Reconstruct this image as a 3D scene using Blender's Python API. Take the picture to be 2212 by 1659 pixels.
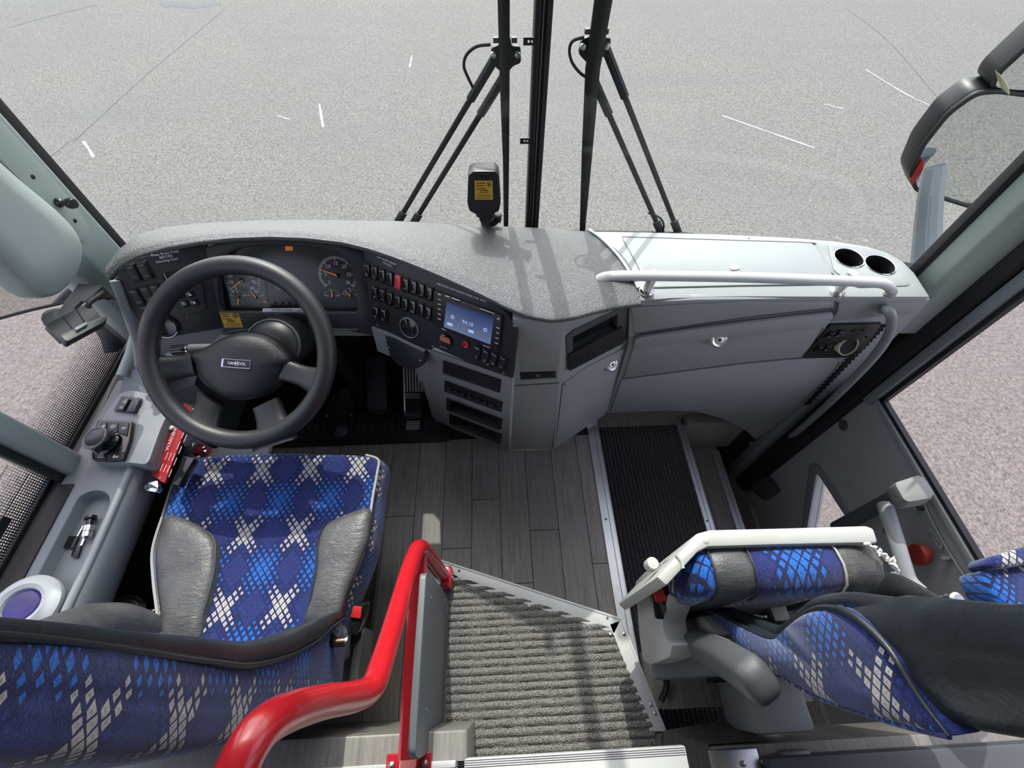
import bpy, bmesh, math, random
from mathutils import Vector as V, Matrix as M
random.seed(7)
for _o in list(bpy.data.objects): bpy.data.objects.remove(_o)
SC = bpy.context.scene
COL = SC.collection
# ---------------------------------------------------------------- camera
FPX, PCX, PCY = 955.0, 1106.0, 829.5
_fw = V((-76, 1414.5, 955)).normalized()
_up = -V((-11, -645.5, 955)).normalized()
_up = (_up - _fw * _up.dot(_fw)).normalized()
_rt = -_fw.cross(_up)
if _rt.x < 0: _rt = -_rt
CAM = V((0, 0, 1.62))
RW = M((_rt, _fw, _up))                       # camera axes (x right, y up, z ahead) -> world
cd = bpy.data.cameras.new('camera'); cam = bpy.data.objects.new('camera', cd); COL.objects.link(cam)
cd.sensor_width = 36.0; cd.lens = 36.0 * FPX / 2212.0; cd.clip_start = 0.02; cd.clip_end = 300
cx_, cy_, cz_ = RW @ V((1, 0, 0)), RW @ V((0, 1, 0)), -(RW @ V((0, 0, 1)))
cam.matrix_world = M(((cx_.x, cy_.x, cz_.x, CAM.x), (cx_.y, cy_.y, cz_.y, CAM.y), (cx_.z, cy_.z, cz_.z, CAM.z), (0, 0, 0, 1)))
SC.camera = cam
# ---------------------------------------------------------------- light
SUN_DIR = V((0.05, -0.63, -0.775)).normalized()
w = bpy.data.worlds.new('sky'); SC.world = w; w.use_nodes = True
wn = w.node_tree; wn.nodes.clear()
_wo = wn.nodes.new('ShaderNodeOutputWorld'); _bg = wn.nodes.new('ShaderNodeBackground'); _sk = wn.nodes.new('ShaderNodeTexSky')
_sk.sky_type = 'NISHITA'; _sk.sun_disc = False; _sk.sun_elevation = math.radians(51); _sk.sun_rotation = math.radians(-4.5)
_sk.dust_density = 2.5; _sk.air_density = 1.0
_hs = wn.nodes.new('ShaderNodeHueSaturation'); _hs.inputs['Saturation'].default_value = .6; wn.links.new(_sk.outputs[0], _hs.inputs['Color']); wn.links.new(_hs.outputs[0], _bg.inputs[0]); wn.links.new(_bg.outputs[0], _wo.inputs[0])
_bg.inputs[1].default_value = 0.52
sd = bpy.data.lights.new('sun', 'SUN'); sd.energy = 3.2; sd.angle = math.radians(0.53); sd.color = (1.0, 0.96, 0.9)
sun = bpy.data.objects.new('sun', sd); COL.objects.link(sun); sun.rotation_euler = SUN_DIR.to_track_quat('-Z', 'Y').to_euler(); sun.location = (0, 6, 8)
SC.view_settings.view_transform = 'Standard'; SC.view_settings.look = 'None'; SC.view_settings.gamma = 1; SC.view_settings.use_curve_mapping = False
SC.view_settings.exposure = 0.2
# ---------------------------------------------------------------- measuring helpers: a sight line of the photograph met with a plane of the place
def _ray(x, y): return RW @ V((x - PCX, -(y - PCY), FPX))
def Zp(x, y, z): r = _ray(x, y); return CAM + r * ((z - CAM.z) / r.z)
def Yp(x, y, yy): r = _ray(x, y); return CAM + r * ((yy - CAM.y) / r.y)
def Xp(x, y, xx): r = _ray(x, y); return CAM + r * ((xx - CAM.x) / r.x)
class Fr:
    def __init__(s, o, u, v):                 # origin, point/dir along u, dir roughly along v
        s.o = V(o); s.u = V(u).normalized(); s.n = s.u.cross(V(v)).normalized(); s.v = s.n.cross(s.u).normalized()
    def p(s, a, b, c=0.0): return s.o + s.u * a + s.v * b + s.n * c
    def uv(s, x, y, c=0.0):
        r = _ray(x, y); q = CAM + r * (((s.o + s.n * c) - CAM).dot(s.n) / r.dot(s.n)) - s.o
        return (q.dot(s.u), q.dot(s.v))
    def uvs(s, pts, c=0.0): return [s.uv(x, y, c) for x, y in pts]
    def w(s, x, y, c=0.0): a, b = s.uv(x, y, c); return s.p(a, b, c)
def fr3(o, pu, pv): o = V(o); return Fr(o, V(pu) - o, V(pv) - o)
# ---------------------------------------------------------------- materials
MATS = {}
class NB:
    def __init__(s, name):
        s.m = bpy.data.materials.new(name); s.m.use_nodes = True; s.t = s.m.node_tree; s.t.nodes.clear()
        s.out = s.n('OutputMaterial'); MATS[name] = s.m
    def n(s, t, **k):
        q = s.t.nodes.new('ShaderNode' + t)
        for a, b in k.items(): setattr(q, a, b)
        return q
    def set(s, sock, v):
        if isinstance(v, bpy.types.NodeSocket): s.t.links.new(v, sock)
        elif isinstance(v, (tuple, list)) and len(v) == 3 and sock.type == 'RGBA': sock.default_value = (*v, 1)
        else: sock.default_value = v
    def ma(s, op, a, b=None, c=None):
        q = s.n('Math', operation=op); s.set(q.inputs[0], a)
        if b is not None: s.set(q.inputs[1], b)
        if c is not None: s.set(q.inputs[2], c)
        return q.outputs[0]
    def mix(s, f, a, b):
        q = s.n('Mix', data_type='RGBA'); s.set(q.inputs[0], f); s.set(q.inputs[6], a); s.set(q.inputs[7], b); return q.outputs[2]
    def co(s, which='Object'): return s.n('TexCoord').outputs[which]
    def noise(s, sc, det=2.0, rough=.5, vec=None, dist=0.0):
        q = s.n('TexNoise'); q.inputs['Scale'].default_value = sc; q.inputs['Detail'].default_value = det; q.inputs['Roughness'].default_value = rough; q.inputs['Distortion'].default_value = dist
        if vec is not None: s.set(q.inputs['Vector'], vec)
        return q.outputs[0]
    def vor(s, sc, vec=None, feat='F1'):
        q = s.n('TexVoronoi', feature=feat); q.inputs['Scale'].default_value = sc
        if vec is not None: s.set(q.inputs['Vector'], vec)
        return q.outputs[0]
    def mr(s, v, a, b, c=0.0, d=1.0):
        q = s.n('MapRange'); s.set(q.inputs[0], v)
        for i, x in enumerate((a, b, c, d)): q.inputs[i + 1].default_value = x
        return q.outputs[0]
    def mapv(s, vec, sc):
        q = s.n('Mapping'); s.set(q.inputs[0], vec); q.inputs['Scale'].default_value = sc; return q.outputs[0]
    def bump(s, h, st=.3, d=.002):
        q = s.n('Bump'); q.inputs['Strength'].default_value = st; q.inputs['Distance'].default_value = d; s.set(q.inputs['Height'], h); return q.outputs[0]
    def pb(s, col, rough=.5, metal=0.0, nrm=None, spec=.5, em=None, ems=1.0, coat=0.0, sheen=0.0):
        q = s.n('BsdfPrincipled'); s.set(q.inputs['Base Color'], col); s.set(q.inputs['Roughness'], rough); q.inputs['Metallic'].default_value = metal
        q.inputs['Specular IOR Level'].default_value = spec; q.inputs['Coat Weight'].default_value = coat; q.inputs['Sheen Weight'].default_value = sheen
        if nrm is not None: s.set(q.inputs['Normal'], nrm)
        if em is not None: s.set(q.inputs['Emission Color'], em); q.inputs['Emission Strength'].default_value = ems
        return q.outputs[0]
    def fin(s, sh): s.t.links.new(sh, s.out.inputs[0]); return s.m
def plain(name, col, rough=.5, metal=0.0, bs=0, bst=.2, bd=.001, var=.0, **k):
    b = NB(name); nrm = None; c = col; co = b.co()
    if bs: nrm = b.bump(b.noise(bs, 2, .5, co), bst, bd)
    if var: c = b.mix(b.mr(b.noise(6, 4, .6, co), .3, .7), tuple(x * (1 - var) for x in col), tuple(min(1, x * (1 + var)) for x in col))
    return b.fin(b.pb(c, rough, metal, nrm, **k))
plain('black_plastic', (.014, .015, .017), .42, bs=900, bst=.15)
plain('panel_black', (.016, .017, .021), .5, bs=1200, bst=.1)
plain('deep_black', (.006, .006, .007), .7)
plain('gloss_black', (.012, .012, .014), .12)
plain('rubber_black', (.012, .012, .013), .6, bs=300, bst=.2)
plain('wheel_black', (.022, .023, .025), .42, bs=700, bst=.35, bd=.0008)
plain('hub_black', (.018, .019, .021), .3, bs=750, bst=.6, bd=.0012)
plain('door_grey', (.36, .365, .36), .5, bs=500, bst=.1, var=.05)
plain('grey_plastic', (.215, .235, .25), .48, bs=900, bst=.12, var=.05)
plain('console_grey', (.30, .315, .33), .5, bs=900, bst=.12, var=.05)
plain('satin_metal', (.8, .8, .8), .3, 1.0)
plain('shelf_grey', (.30, .32, .325), .5, bs=900, bst=.12, var=.03)
plain('sage_plastic', (.31, .355, .335), .5, bs=700, bst=.1, var=.04)
plain('dark_grey', (.07, .075, .08), .5, bs=800, bst=.15)
plain('mid_grey', (.12, .13, .14), .45, bs=800, bst=.12)
plain('pale_plastic', (.43, .435, .40), .45, bs=60, bst=.03, var=.06)
plain('cover_grey', (.24, .25, .235), .5, bs=600, bst=.1, var=.05)
plain('red_paint', (.42, .010, .016), .28, var=.06, coat=.3)
plain('red_plastic', (.6, .03, .035), .35)
plain('dull_red', (.36, .035, .03), .45, var=.1)
plain('label_red', (.36, .011, .016), .4)
plain('chrome', (.75, .75, .75), .12, 1.0)
plain('steel', (.5, .5, .5), .35, 1.0, bs=200, bst=.1)
plain('aluminium', (.72, .74, .76), .42, 1.0, var=.12, bs=90, bst=.05)
plain('white_metal', (.52, .53, .53), .4, var=.08)
plain('white_plastic', (.55, .575, .58), .4)
plain('white_print', (.75, .76, .78), .6)
plain('dim_print', (.36, .37, .39), .6)
plain('black_print', (.02, .015, .01), .6)
plain('yellow_label', (.62, .36, .035), .5, var=.06)
plain('white_label', (.7, .74, .8), .5)
plain('cream_piping', (.36, .36, .34), .55)
plain('dark_piping', (.02, .026, .032), .4)
plain('brass_dark', (.2, .13, .10), .35, 1.0)
plain('purple_glass', (.05, .04, .2), .15, var=.5)
plain('needle_orange', (.8, .22, .08), .5, em=(.9, .25, .1), ems=.25)
plain('dial_face', (.02, .022, .024), .3)
plain('dial_pale', (.045, .058, .058), .3)
plain('frayed_white', (.7, .68, .64), .9, bs=200, bst=.6)
plain('seed_tan', (.5, .45, .3), .8, var=.3)
plain('orange_lamp', (.6, .12, .02), .4, em=(1, .25, .05), ems=.18)
plain('lcd_orange', (.22, .06, .03), .4, em=(.7, .2, .1), ems=.12)
plain('lcd_grey', (.14, .16, .15), .4)
plain('ivory_light', (.6, .58, .42), .4)
def mk_special():
    # hood: grained black vinyl, fine pebble relief that glitters in the sun
    b = NB('hood_vinyl'); co = b.co(); h = b.vor(430, co)
    n2 = b.noise(520, 3, .8, co)
    b.fin(b.pb(b.mix(b.mr(n2, .35, .65), (.04, .0435, .0455), (.145, .152, .154)), .40, 0, b.bump(h, .9, .0016), spec=.8))
    # asphalt
    b = NB('asphalt'); co = b.co()
    f = b.noise(38, 6, .85, co); v = b.vor(70, co); big = b.noise(.35, 5, .6, co); sp = b.vor(26, co)
    c = b.mix(b.mr(f, .36, .64), (.062, .058, .053), (.245, .23, .211))
    c = b.mix(b.mr(v, .0, .34), (.33, .315, .296), c)
    c = b.mix(b.mr(sp, .02, .10), (.42, .405, .38), c)
    c = b.mix(b.ma('MULTIPLY', b.mr(big, .4, .62), .32), c, (.14, .136, .13))
    st = b.noise(1.0, 5, .65, b.mapv(co, (.22, 1.3, 1)), .6)
    c = b.mix(b.ma('MULTIPLY', b.mr(st, .55, .72), .35), c, (.125, .121, .118))
    b.fin(b.pb(c, .85, 0, b.bump(f, .6, .01), spec=.25))
    # wood plank vinyl
    b = NB('wood_plank'); co = b.co(); oi = b.n('ObjectInfo').outputs['Random']
    sh = b.n('VectorMath', operation='ADD'); b.set(sh.inputs[0], b.mapv(co, (30, 1.6, 30)))
    cx = b.n('CombineXYZ'); b.set(cx.inputs[0], b.ma('MULTIPLY', oi, 40)); b.set(sh.inputs[1], cx.outputs[0])
    g = b.noise(5, 6, .7, sh.outputs[0], .5); fine = b.noise(260, 2, .5, b.mapv(co, (1, .06, 1)))
    c = b.mix(b.mr(g, .3, .72), (.125, .115, .105), (.31, .285, .255)); c = b.mix(b.ma('MULTIPLY', b.mr(fine, .35, .65), .35), c, (.33, .315, .30))
    c = b.mix(b.ma('MULTIPLY', oi, .45), c, (.13, .125, .12))
    b.fin(b.pb(c, .42, 0, b.bump(fine, .2, .0006), spec=.45))
    # carpets
    for nm, a, d in (('carpet_grey', (.055, .053, .05), (.345, .337, .313)), ('carpet_black', (.012, .012, .013), (.085, .085, .087))):
        b = NB(nm); co = b.co(); v = b.noise(330, 3, .75, co); v2 = b.vor(300, co)
        c = b.mix(b.mr(v, .38, .62), a, d)
        b.fin(b.pb(c, .95, 0, b.bump(b.ma('ADD', v, v2), .9, .004), spec=.1, sheen=.2))
    # leather
    for nm, c0, c1, r in (('leather', (.055, .057, .058), (.09, .091, .091), .42), ('leather_dark', (.016, .020, .024), (.026, .032, .037), .36), ('leather_worn', (.05, .052, .052), (.13, .125, .115), .55)):
        b = NB(nm); co = b.co(); wv = b.noise(34, 4, .6, b.mapv(co, (1, 2.2, 1)), 1.2); gr = b.vor(330, co); nz = b.noise(14, 5, .7, co)
        h = b.ma('ADD', b.ma('MULTIPLY', wv, 1.4), b.ma('MULTIPLY', gr, .25))
        b.fin(b.pb(b.mix(b.mr(nz, .4, .65), c0, c1), r, 0, b.bump(h, .22 if nm == 'leather_dark' else .34, .004), spec=.55))
    # moquette fabric: lattice of small diamonds, cream and bright blue crosses on navy and violet
    b = NB('moquette'); uv = b.n('UVMap').outputs[0]; sx = b.n('SeparateXYZ'); b.set(sx.inputs[0], uv)
    wob = b.noise(60, 2, .5, uv)
    p = b.ma('DIVIDE', sx.outputs[0], .128); q = b.ma('DIVIDE', sx.outputs[1], .168)
    A = b.ma('ADD', p, q); B = b.ma('SUBTRACT', p, q)
    K = 8.0
    def cell(t): return b.ma('DIVIDE', b.ma('ADD', b.ma('FLOOR', b.ma('MULTIPLY', t, K)), .5), K)
    def fr(t): return b.ma('ABSOLUTE', b.ma('SUBTRACT', b.ma('FRACT', b.ma('MULTIPLY', t, K)), .5))
    Ac, Bc = cell(A), cell(B)
    ia, ib = b.ma('ROUND', Ac), b.ma('ROUND', Bc)
    dA, dB = b.ma('ABSOLUTE', b.ma('SUBTRACT', Ac, ia)), b.ma('ABSOLUTE', b.ma('SUBTRACT', Bc, ib))
    mx, mn = b.ma('MAXIMUM', dA, dB), b.ma('MINIMUM', dA, dB)
    par = b.ma('ABSOLUTE', b.ma('MODULO', b.ma('SUBTRACT', ia, ib), 2.0))      # 0 cream row, 1 blue row
    g = b.ma('ADD', b.ma('MAXIMUM', fr(A), fr(B)), b.ma('MULTIPLY', b.ma('SUBTRACT', wob, .5), .12))
    size = b.ma('SUBTRACT', b.ma('SUBTRACT', .46, b.ma('MULTIPLY', mx, .45)), b.ma('MULTIPLY', mn, .35))
    dia = b.ma('LESS_THAN', g, size)
    inx = b.ma('MULTIPLY', b.ma('LESS_THAN', mn, b.ma('ADD', .15, b.ma('MULTIPLY', par, .12))), b.ma('LESS_THAN', mx, b.ma('ADD', .44, b.ma('MULTIPLY', par, .1))))
    hole = b.ma('LESS_THAN', g, .1)
    nz = b.noise(420, 3, .7, uv); nb = b.noise(9, 3, .6, uv)
    violet = b.mix(b.mr(nz, .35, .65), (.008, .012, .068), (.032, .045, .185))
    navy = b.mix(b.mr(nz, .35, .65), (.006, .009, .045), (.02, .03, .125))
    base = b.mix(b.ma('LESS_THAN', mn, .2), violet, navy)
    mid = b.mix(b.mr(nz, .4, .65), (.014, .026, .14), (.04, .07, .27))
    base = b.mix(b.ma('MULTIPLY', dia, b.mr(nb, .4, .6, .2, .9)), base, mid)
    blue = b.mix(b.mr(nz, .35, .65), (.006, .055, .28), (.03, .19, .64))
    cream = b.mix(b.mr(nz, .3, .7), (.30, .285, .26), (.55, .52, .46))
    cream = b.mix(b.ma('MULTIPLY', hole, .45), cream, (.08, .08, .2))
    cc = b.mix(par, cream, blue)
    c = b.mix(b.ma('MULTIPLY', dia, inx), base, cc)
    b.fin(b.pb(c, .95, 0, b.bump(b.ma('ADD', nz, b.ma('MULTIPLY', dia, .5)), .5, .002), spec=.1, sheen=.35))
    # glass: mostly see-through, weak mirror at grazing angles
    for nm, tint, refl in (('clear_glass', (.93, .95, .935), .8), ('side_glass', (.965, .925, .93), .8), ('tinted_glass', (.28, .29, .29), .8)):
        b = NB(nm); tr = b.n('BsdfTransparent'); b.set(tr.inputs[0], tint); gl = b.n('BsdfGlossy'); gl.inputs['Roughness'].default_value = .02
        fre = b.n('Fresnel'); fre.inputs[0].default_value = 1.45; mx_ = b.n('MixShader'); b.set(mx_.inputs[0], b.ma('MULTIPLY', b.ma('MULTIPLY', fre.outputs[0], refl), b.ma('SUBTRACT', 1.0, b.n('NewGeometry').outputs['Backfacing'])))
        b.t.links.new(tr.outputs[0], mx_.inputs[1]); b.t.links.new(gl.outputs[0], mx_.inputs[2]); b.fin(mx_.outputs[0])
    # printed ceramic dots on glass; UV x = dot columns, UV y = 0 (solid) .. 1 (clear), dot count baked into UV scale
    b = NB('frit_dots'); uv = b.n('UVMap').outputs[0]; sx = b.n('SeparateXYZ'); b.set(sx.inputs[0], uv)
    at = b.n('Attribute', attribute_name='fade').outputs['Fac']
    fx = b.ma('SUBTRACT', b.ma('FRACT', sx.outputs[0]), .5); fy = b.ma('SUBTRACT', b.ma('FRACT', sx.outputs[1]), .5)
    d = b.ma('MAXIMUM', b.ma('ABSOLUTE', fx), b.ma('ABSOLUTE', fy))
    cover = b.ma('GREATER_THAN', d, b.mr(at, 0, 1, .12, .52))
    tr = b.n('BsdfTransparent'); pbn = b.pb((.01, .01, .011), .5); mx_ = b.n('MixShader'); b.set(mx_.inputs[0], cover)
    b.t.links.new(tr.outputs[0], mx_.inputs[1]); b.t.links.new(pbn, mx_.inputs[2]); b.fin(mx_.outputs[0])
    # mirror glass and display
    plain('mirror_glass', (.75, .78, .77), .02, 1.0)
    b = NB('display'); co = b.co('UV'); sx = b.n('SeparateXYZ'); b.set(sx.inputs[0], co)
    c = b.mix(sx.outputs[1], (.30, .42, .78), (.03, .06, .26)); b.fin(b.pb((.02, .03, .06), .15, 0, em=c, ems=.3))
    plain('display_print', (.4, .5, .8), .5, em=(.55, .65, .95), ems=.4)
mk_special()
def mt(n): return MATS[n]
# ---------------------------------------------------------------- mesh helpers
def _own(o, parent, kind=None):
    COL.objects.link(o)
    if parent is not None:
        o.parent = parent; o.matrix_parent_inverse = M.Translation(-_wl(parent))
    if kind: o['kind'] = kind
    return o
WL = {}
def _wl(o): return WL[o.name]
def mk(name, verts, faces, mat, parent=None, smooth=True, uv=None, bevel=0.0, bseg=2, sub=0, ang=38, kind=None, bang=25):
    me = bpy.data.meshes.new(name); vs = [V(v) for v in verts]
    c = sum(vs, V()) / max(1, len(vs))
    bm = bmesh.new(); bv = [bm.verts.new(v - c) for v in vs]
    for f in faces:
        try: bm.faces.new([bv[i] for i in f])
        except ValueError: pass
    bmesh.ops.recalc_face_normals(bm, faces=bm.faces)
    if bevel:
        ed = [e for e in bm.edges if len(e.link_faces) == 2 and e.calc_face_angle(0) > math.radians(bang)]
        bmesh.ops.bevel(bm, geom=ed, offset=bevel, segments=bseg, profile=.5, affect='EDGES', clamp_overlap=True)
    for _ in range(sub): pass
    bm.to_mesh(me); bm.free()
    me.materials.append(mt(mat))
    if smooth: me.shade_smooth(); me.set_sharp_from_angle(angle=math.radians(ang))
    if uv:
        L = me.uv_layers.new(name='UVMap')
        for lp in me.loops: L.data[lp.index].uv = uv(me.vertices[lp.vertex_index].co + c)
    o = bpy.data.objects.new(name, me); o.location = c
    _own(o, parent, kind); WL[o.name] = c.copy()
    if sub:
        m = o.modifiers.new('sub', 'SUBSURF'); m.levels = sub; m.render_levels = sub
    return o
def tag(o, label, cat, group=None):
    o['label'] = label; o['category'] = cat
    if group: o['group'] = group
    return o
def thing(name, label, cat, loc=(0, 0, 0), group=None):
    o = bpy.data.objects.new(name, None); COL.objects.link(o); o.location = loc; o.empty_display_size = .05; WL[o.name] = V(loc)
    return tag(o, label, cat, group)
def struct(o): o['kind'] = 'structure'; return o
def cr(pts, k=6, closed=False):               # Catmull-Rom through points
    P = [V(p) for p in pts]; n = len(P); out = []
    for i in range(n if closed else n - 1):
        if closed: a, b, c, d = P[(i - 1) % n], P[i], P[(i + 1) % n], P[(i + 2) % n]
        else: a, b, c, d = P[max(0, i - 1)], P[i], P[i + 1], P[min(n - 1, i + 2)]
        for j in range(k):
            t = j / k; out.append(.5 * ((2 * b) + (c - a) * t + (2 * a - 5 * b + 4 * c - d) * t * t + (3 * b - a - 3 * c + d) * t ** 3))
    if not closed: out.append(P[-1])
    return out
def cr2(pts, k=6, closed=False): return [(p.x, p.y) for p in cr([(x, y, 0) for x, y in pts], k, closed)]
def rnd(poly, r, n=4):                        # round polygon corners
    out = []; m = len(poly)
    for i in range(m):
        p = V(poly[i]).to_2d(); a = V(poly[i - 1]).to_2d() - p; b = V(poly[(i + 1) % m]).to_2d() - p
        k = min(r, a.length * .48, b.length * .48); s, e = p + a.normalized() * k, p + b.normalized() * k
        for j in range(n + 1):
            t = j / n; q = s * (1 - t) ** 2 + p * 2 * t * (1 - t) + e * t * t; out.append((q.x, q.y))
    return out
def tube_mesh(pts, r, n=10, closed=False, caps=True, up=None, fl=(1, 1), sq=0):
    P = [V(p) for p in pts]; m = len(P); rs = r if isinstance(r, (list, tuple)) else [r] * m
    T = []
    for i in range(m):
        a = P[(i - 1) % m] if closed or i > 0 else P[0]; b = P[(i + 1) % m] if closed or i < m - 1 else P[-1]; T.append((b - a).normalized())
    nrm = V(up) if up else (V((0, 0, 1)) if abs(T[0].z) < .9 else V((0, 1, 0)))
    vs = []; fs = []
    for i in range(m):
        base = V(up) if up else nrm
        x = T[i].cross(base)
        if x.length < 1e-5: x = T[i].cross(V((1, 0, 0)))
        x.normalize(); y = x.cross(T[i]).normalized(); nrm = y
        for j in range(n):
            t = 2 * math.pi * (j + .5) / n; c, s = math.cos(t), math.sin(t)
            if sq: c = math.copysign(abs(c) ** sq, c); s = math.copysign(abs(s) ** sq, s)
            vs.append(P[i] + x * (c * rs[i] * fl[0]) + y * (s * rs[i] * fl[1]))
    for i in range(m if closed else m - 1):
        k = (i + 1) % m
        for j in range(n): fs.append((i * n + j, i * n + (j + 1) % n, k * n + (j + 1) % n, k * n + j))
    if caps and not closed: fs.append(tuple(range(n))[::-1]); fs.append(tuple((m - 1) * n + j for j in range(n)))
    return vs, fs
def tube(name, pts, r, mat, parent=None, n=10, **k):
    kk = {a: k.pop(a) for a in ('closed', 'caps', 'up', 'fl', 'sq') if a in k}
    v, f = tube_mesh(pts, r, n, **kk); return mk(name, v, f, mat, parent, **k)
def lathe(name, o, axis, prof, mat, parent=None, n=24, cap=True, **k):
    ax = V(axis).normalized(); x = ax.orthogonal().normalized(); y = ax.cross(x); vs = []; fs = []
    for (r, h) in prof:
        for j in range(n):
            t = 2 * math.pi * j / n; vs.append(V(o) + ax * h + (x * math.cos(t) + y * math.sin(t)) * r)
    for i in range(len(prof) - 1):
        for j in range(n): fs.append((i * n + j, i * n + (j + 1) % n, (i + 1) * n + (j + 1) % n, (i + 1) * n + j))
    if cap:
        if prof[0][0] > 1e-6: fs.append(tuple(range(n)))
        if prof[-1][0] > 1e-6: fs.append(tuple((len(prof) - 1) * n + j for j in range(n)))
    return mk(name, vs, fs, mat, parent, **k)
def prism_mesh(fr, poly, h0, h1, holes=()):
    if holes:
        bm = bmesh.new(); loops = []
        for lp in [poly] + list(holes):
            vv = [bm.verts.new((a, b, 0)) for a, b in lp]; loops.append(vv)
            for i in range(len(vv)): bm.edges.new((vv[i], vv[(i + 1) % len(vv)]))
        bmesh.ops.triangle_fill(bm, use_beauty=True, use_dissolve=False, edges=bm.edges[:])
        bm.verts.index_update(); n = len(bm.verts)
        vs = [fr.p(v.co.x, v.co.y, h0) for v in bm.verts] + [fr.p(v.co.x, v.co.y, h1) for v in bm.verts]
        fs = []
        for f in bm.faces:
            ii = [v.index for v in f.verts]; fs.append(ii[::-1]); fs.append([i + n for i in ii])
        for vv in loops:
            ii = [v.index for v in vv]
            for i in range(len(ii)): a, b = ii[i], ii[(i + 1) % len(ii)]; fs.append((a, b, b + n, a + n))
        bm.free(); return vs, fs
    n = len(poly); vs = [fr.p(a, b, h0) for a, b in poly] + [fr.p(a, b, h1) for a, b in poly]
    fs = [tuple(range(n))[::-1], tuple(range(n, 2 * n))] + [(i, (i + 1) % n, (i + 1) % n + n, i + n) for i in range(n)]
    return vs, fs
def prism(name, fr, poly, h0, h1, mat, parent=None, holes=(), **k):
    v, f = prism_mesh(fr, poly, h0, h1, holes); return mk(name, v, f, mat, parent, **k)
def pprism(name, fr, pix, h0, h1, mat, parent=None, r=0, **k):     # polygon measured in the photograph, lying in a plane of the place
    poly = fr.uvs(pix, k.pop('c', 0.0)); poly = rnd(poly, r) if r else poly
    return prism(name, fr, poly, h0, h1, mat, parent, **k)
def rect(w, h, a=0, b=0): return [(a - w / 2, b - h / 2), (a + w / 2, b - h / 2), (a + w / 2, b + h / 2), (a - w / 2, b + h / 2)]
def circ(r, a=0, b=0, n=24, ry=None): return [(a + r * math.cos(2 * math.pi * i / n), b + (ry or r) * math.sin(2 * math.pi * i / n)) for i in range(n)]
WORLD = Fr((0, 0, 0), (1, 0, 0), (0, 1, 0))
def box(name, lo, hi, mat, parent=None, bevel=0.0, **k):
    return prism(name, WORLD, [(lo[0], lo[1]), (hi[0], lo[1]), (hi[0], hi[1]), (lo[0], hi[1])], lo[2], hi[2], mat, parent, bevel=bevel, **k)
def grid(rows, close_u=False):
    n = len(rows[0]); vs = [p for r in rows for p in r]; fs = []
    for i in range(len(rows) - 1):
        for j in range(n if close_u else n - 1): fs.append((i * n + j, i * n + (j + 1) % n, (i + 1) * n + (j + 1) % n, (i + 1) * n + j))
    return vs, fs
def surf(name, rows, mat, parent=None, close_u=False, caps=False, **k):
    v, f = grid(rows, close_u); n = len(rows[0])
    if caps: f.append(tuple(range(n))); f.append(tuple((len(rows) - 1) * n + j for j in range(n)))
    return mk(name, v, f, mat, parent, **k)
_TX = {}
def text(name, s, fr, a, b, size, mat, parent, ang=0.0, c=.0012, ax='CENTER', sx=1.0, th=.0003):
    cu = bpy.data.curves.new('t', 'FONT'); cu.body = s; cu.size = size; cu.align_x = ax; cu.align_y = 'CENTER'; cu.extrude = th; cu.resolution_u = 2
    ob = bpy.data.objects.new('t', cu); COL.objects.link(ob); bpy.context.view_layer.update()
    me = bpy.data.meshes.new_from_object(ob.evaluated_get(bpy.context.evaluated_depsgraph_get()))
    ca, sa = math.cos(ang), math.sin(ang)
    vs = [fr.p(a + (v.co.x * ca * sx - v.co.y * sa), b + (v.co.x * sa * sx + v.co.y * ca), c + v.co.z) for v in me.vertices]
    fs = [tuple(p.vertices) for p in me.polygons]
    bpy.data.objects.remove(ob); bpy.data.curves.remove(cu); bpy.data.meshes.remove(me)
    return mk(name, vs, fs, mat, parent, smooth=False) if vs else None
def clone(o, loc=None, parent=None):
    c = o.copy(); COL.objects.link(c)
    if loc is not None: c.location = loc; WL[c.name] = V(loc)
    return c
def screw(o, n, parent, r=.0035, mat='steel'): return lathe('screw', V(o), n, [(r, 0), (r, .0008), (r * .6, .002), (0, .0022)], mat, parent, n=10)
# ================================================================ the setting
XL, XR, GZ = -1.08, 1.32, -1.15
ground = struct(box('ground', (-45, -25, GZ - .2), (45, 60, GZ), 'asphalt'))
tag(ground, 'pale weathered asphalt of the parking lot outside the windows', 'ground')
def gmark(name, pix, wd, mat, wob=0):
    pts = [Zp(x, y, GZ) for x, y in pix]; pts = cr(pts, 5); L = []; R_ = []
    for i, p in enumerate(pts):
        t = (pts[min(i + 1, len(pts) - 1)] - pts[max(0, i - 1)]).normalized(); s = V((-t.y, t.x, 0)) * wd * (.6 + .8 * random.random()) * .5
        L.append(p + s); R_.append(p - s)
    n = len(pts); vs = [q + V((0, 0, .002)) for q in L + R_]
    mk(name, vs, [(i, i + 1, n + i + 1, n + i) for i in range(n - 1)], mat, ground, smooth=False)
plain('crack_dark', (.10, .098, .095), .9); plain('chalk_pale', (.33, .32, .305), .9); plain('patch_dark', (.06, .06, .07), .7)
for px in ([(485, 20), (420, 75), (330, 150), (250, 222), (160, 305)], [(150, 305), (120, 330), (60, 372)], [(1830, 20), (1920, 90), (2050, 240)], [(20, 60), (90, 40), (210, 10)]):
    gmark('asphalt_joint', px, .016, 'crack_dark')
for px in ([(690, 225), (694, 250), (698, 275)], [(180, 305), (192, 322), (203, 340)], [(885, 145), (890, 120)], [(1780, 225), (1800, 230), (1822, 235)], [(1870, 150), (1960, 205), (2060, 250)], [(600, 250), (625, 258)], [(1560, 250), (1660, 285), (1760, 320)]):
    gmark('chalk_scuff', px, .028, 'chalk_pale')
gmark('dark_patch', [(350, 12), (375, 8), (420, 14), (470, 4)], .3, 'patch_dark')  # wide dark patch on the asphalt at the far edge
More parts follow.
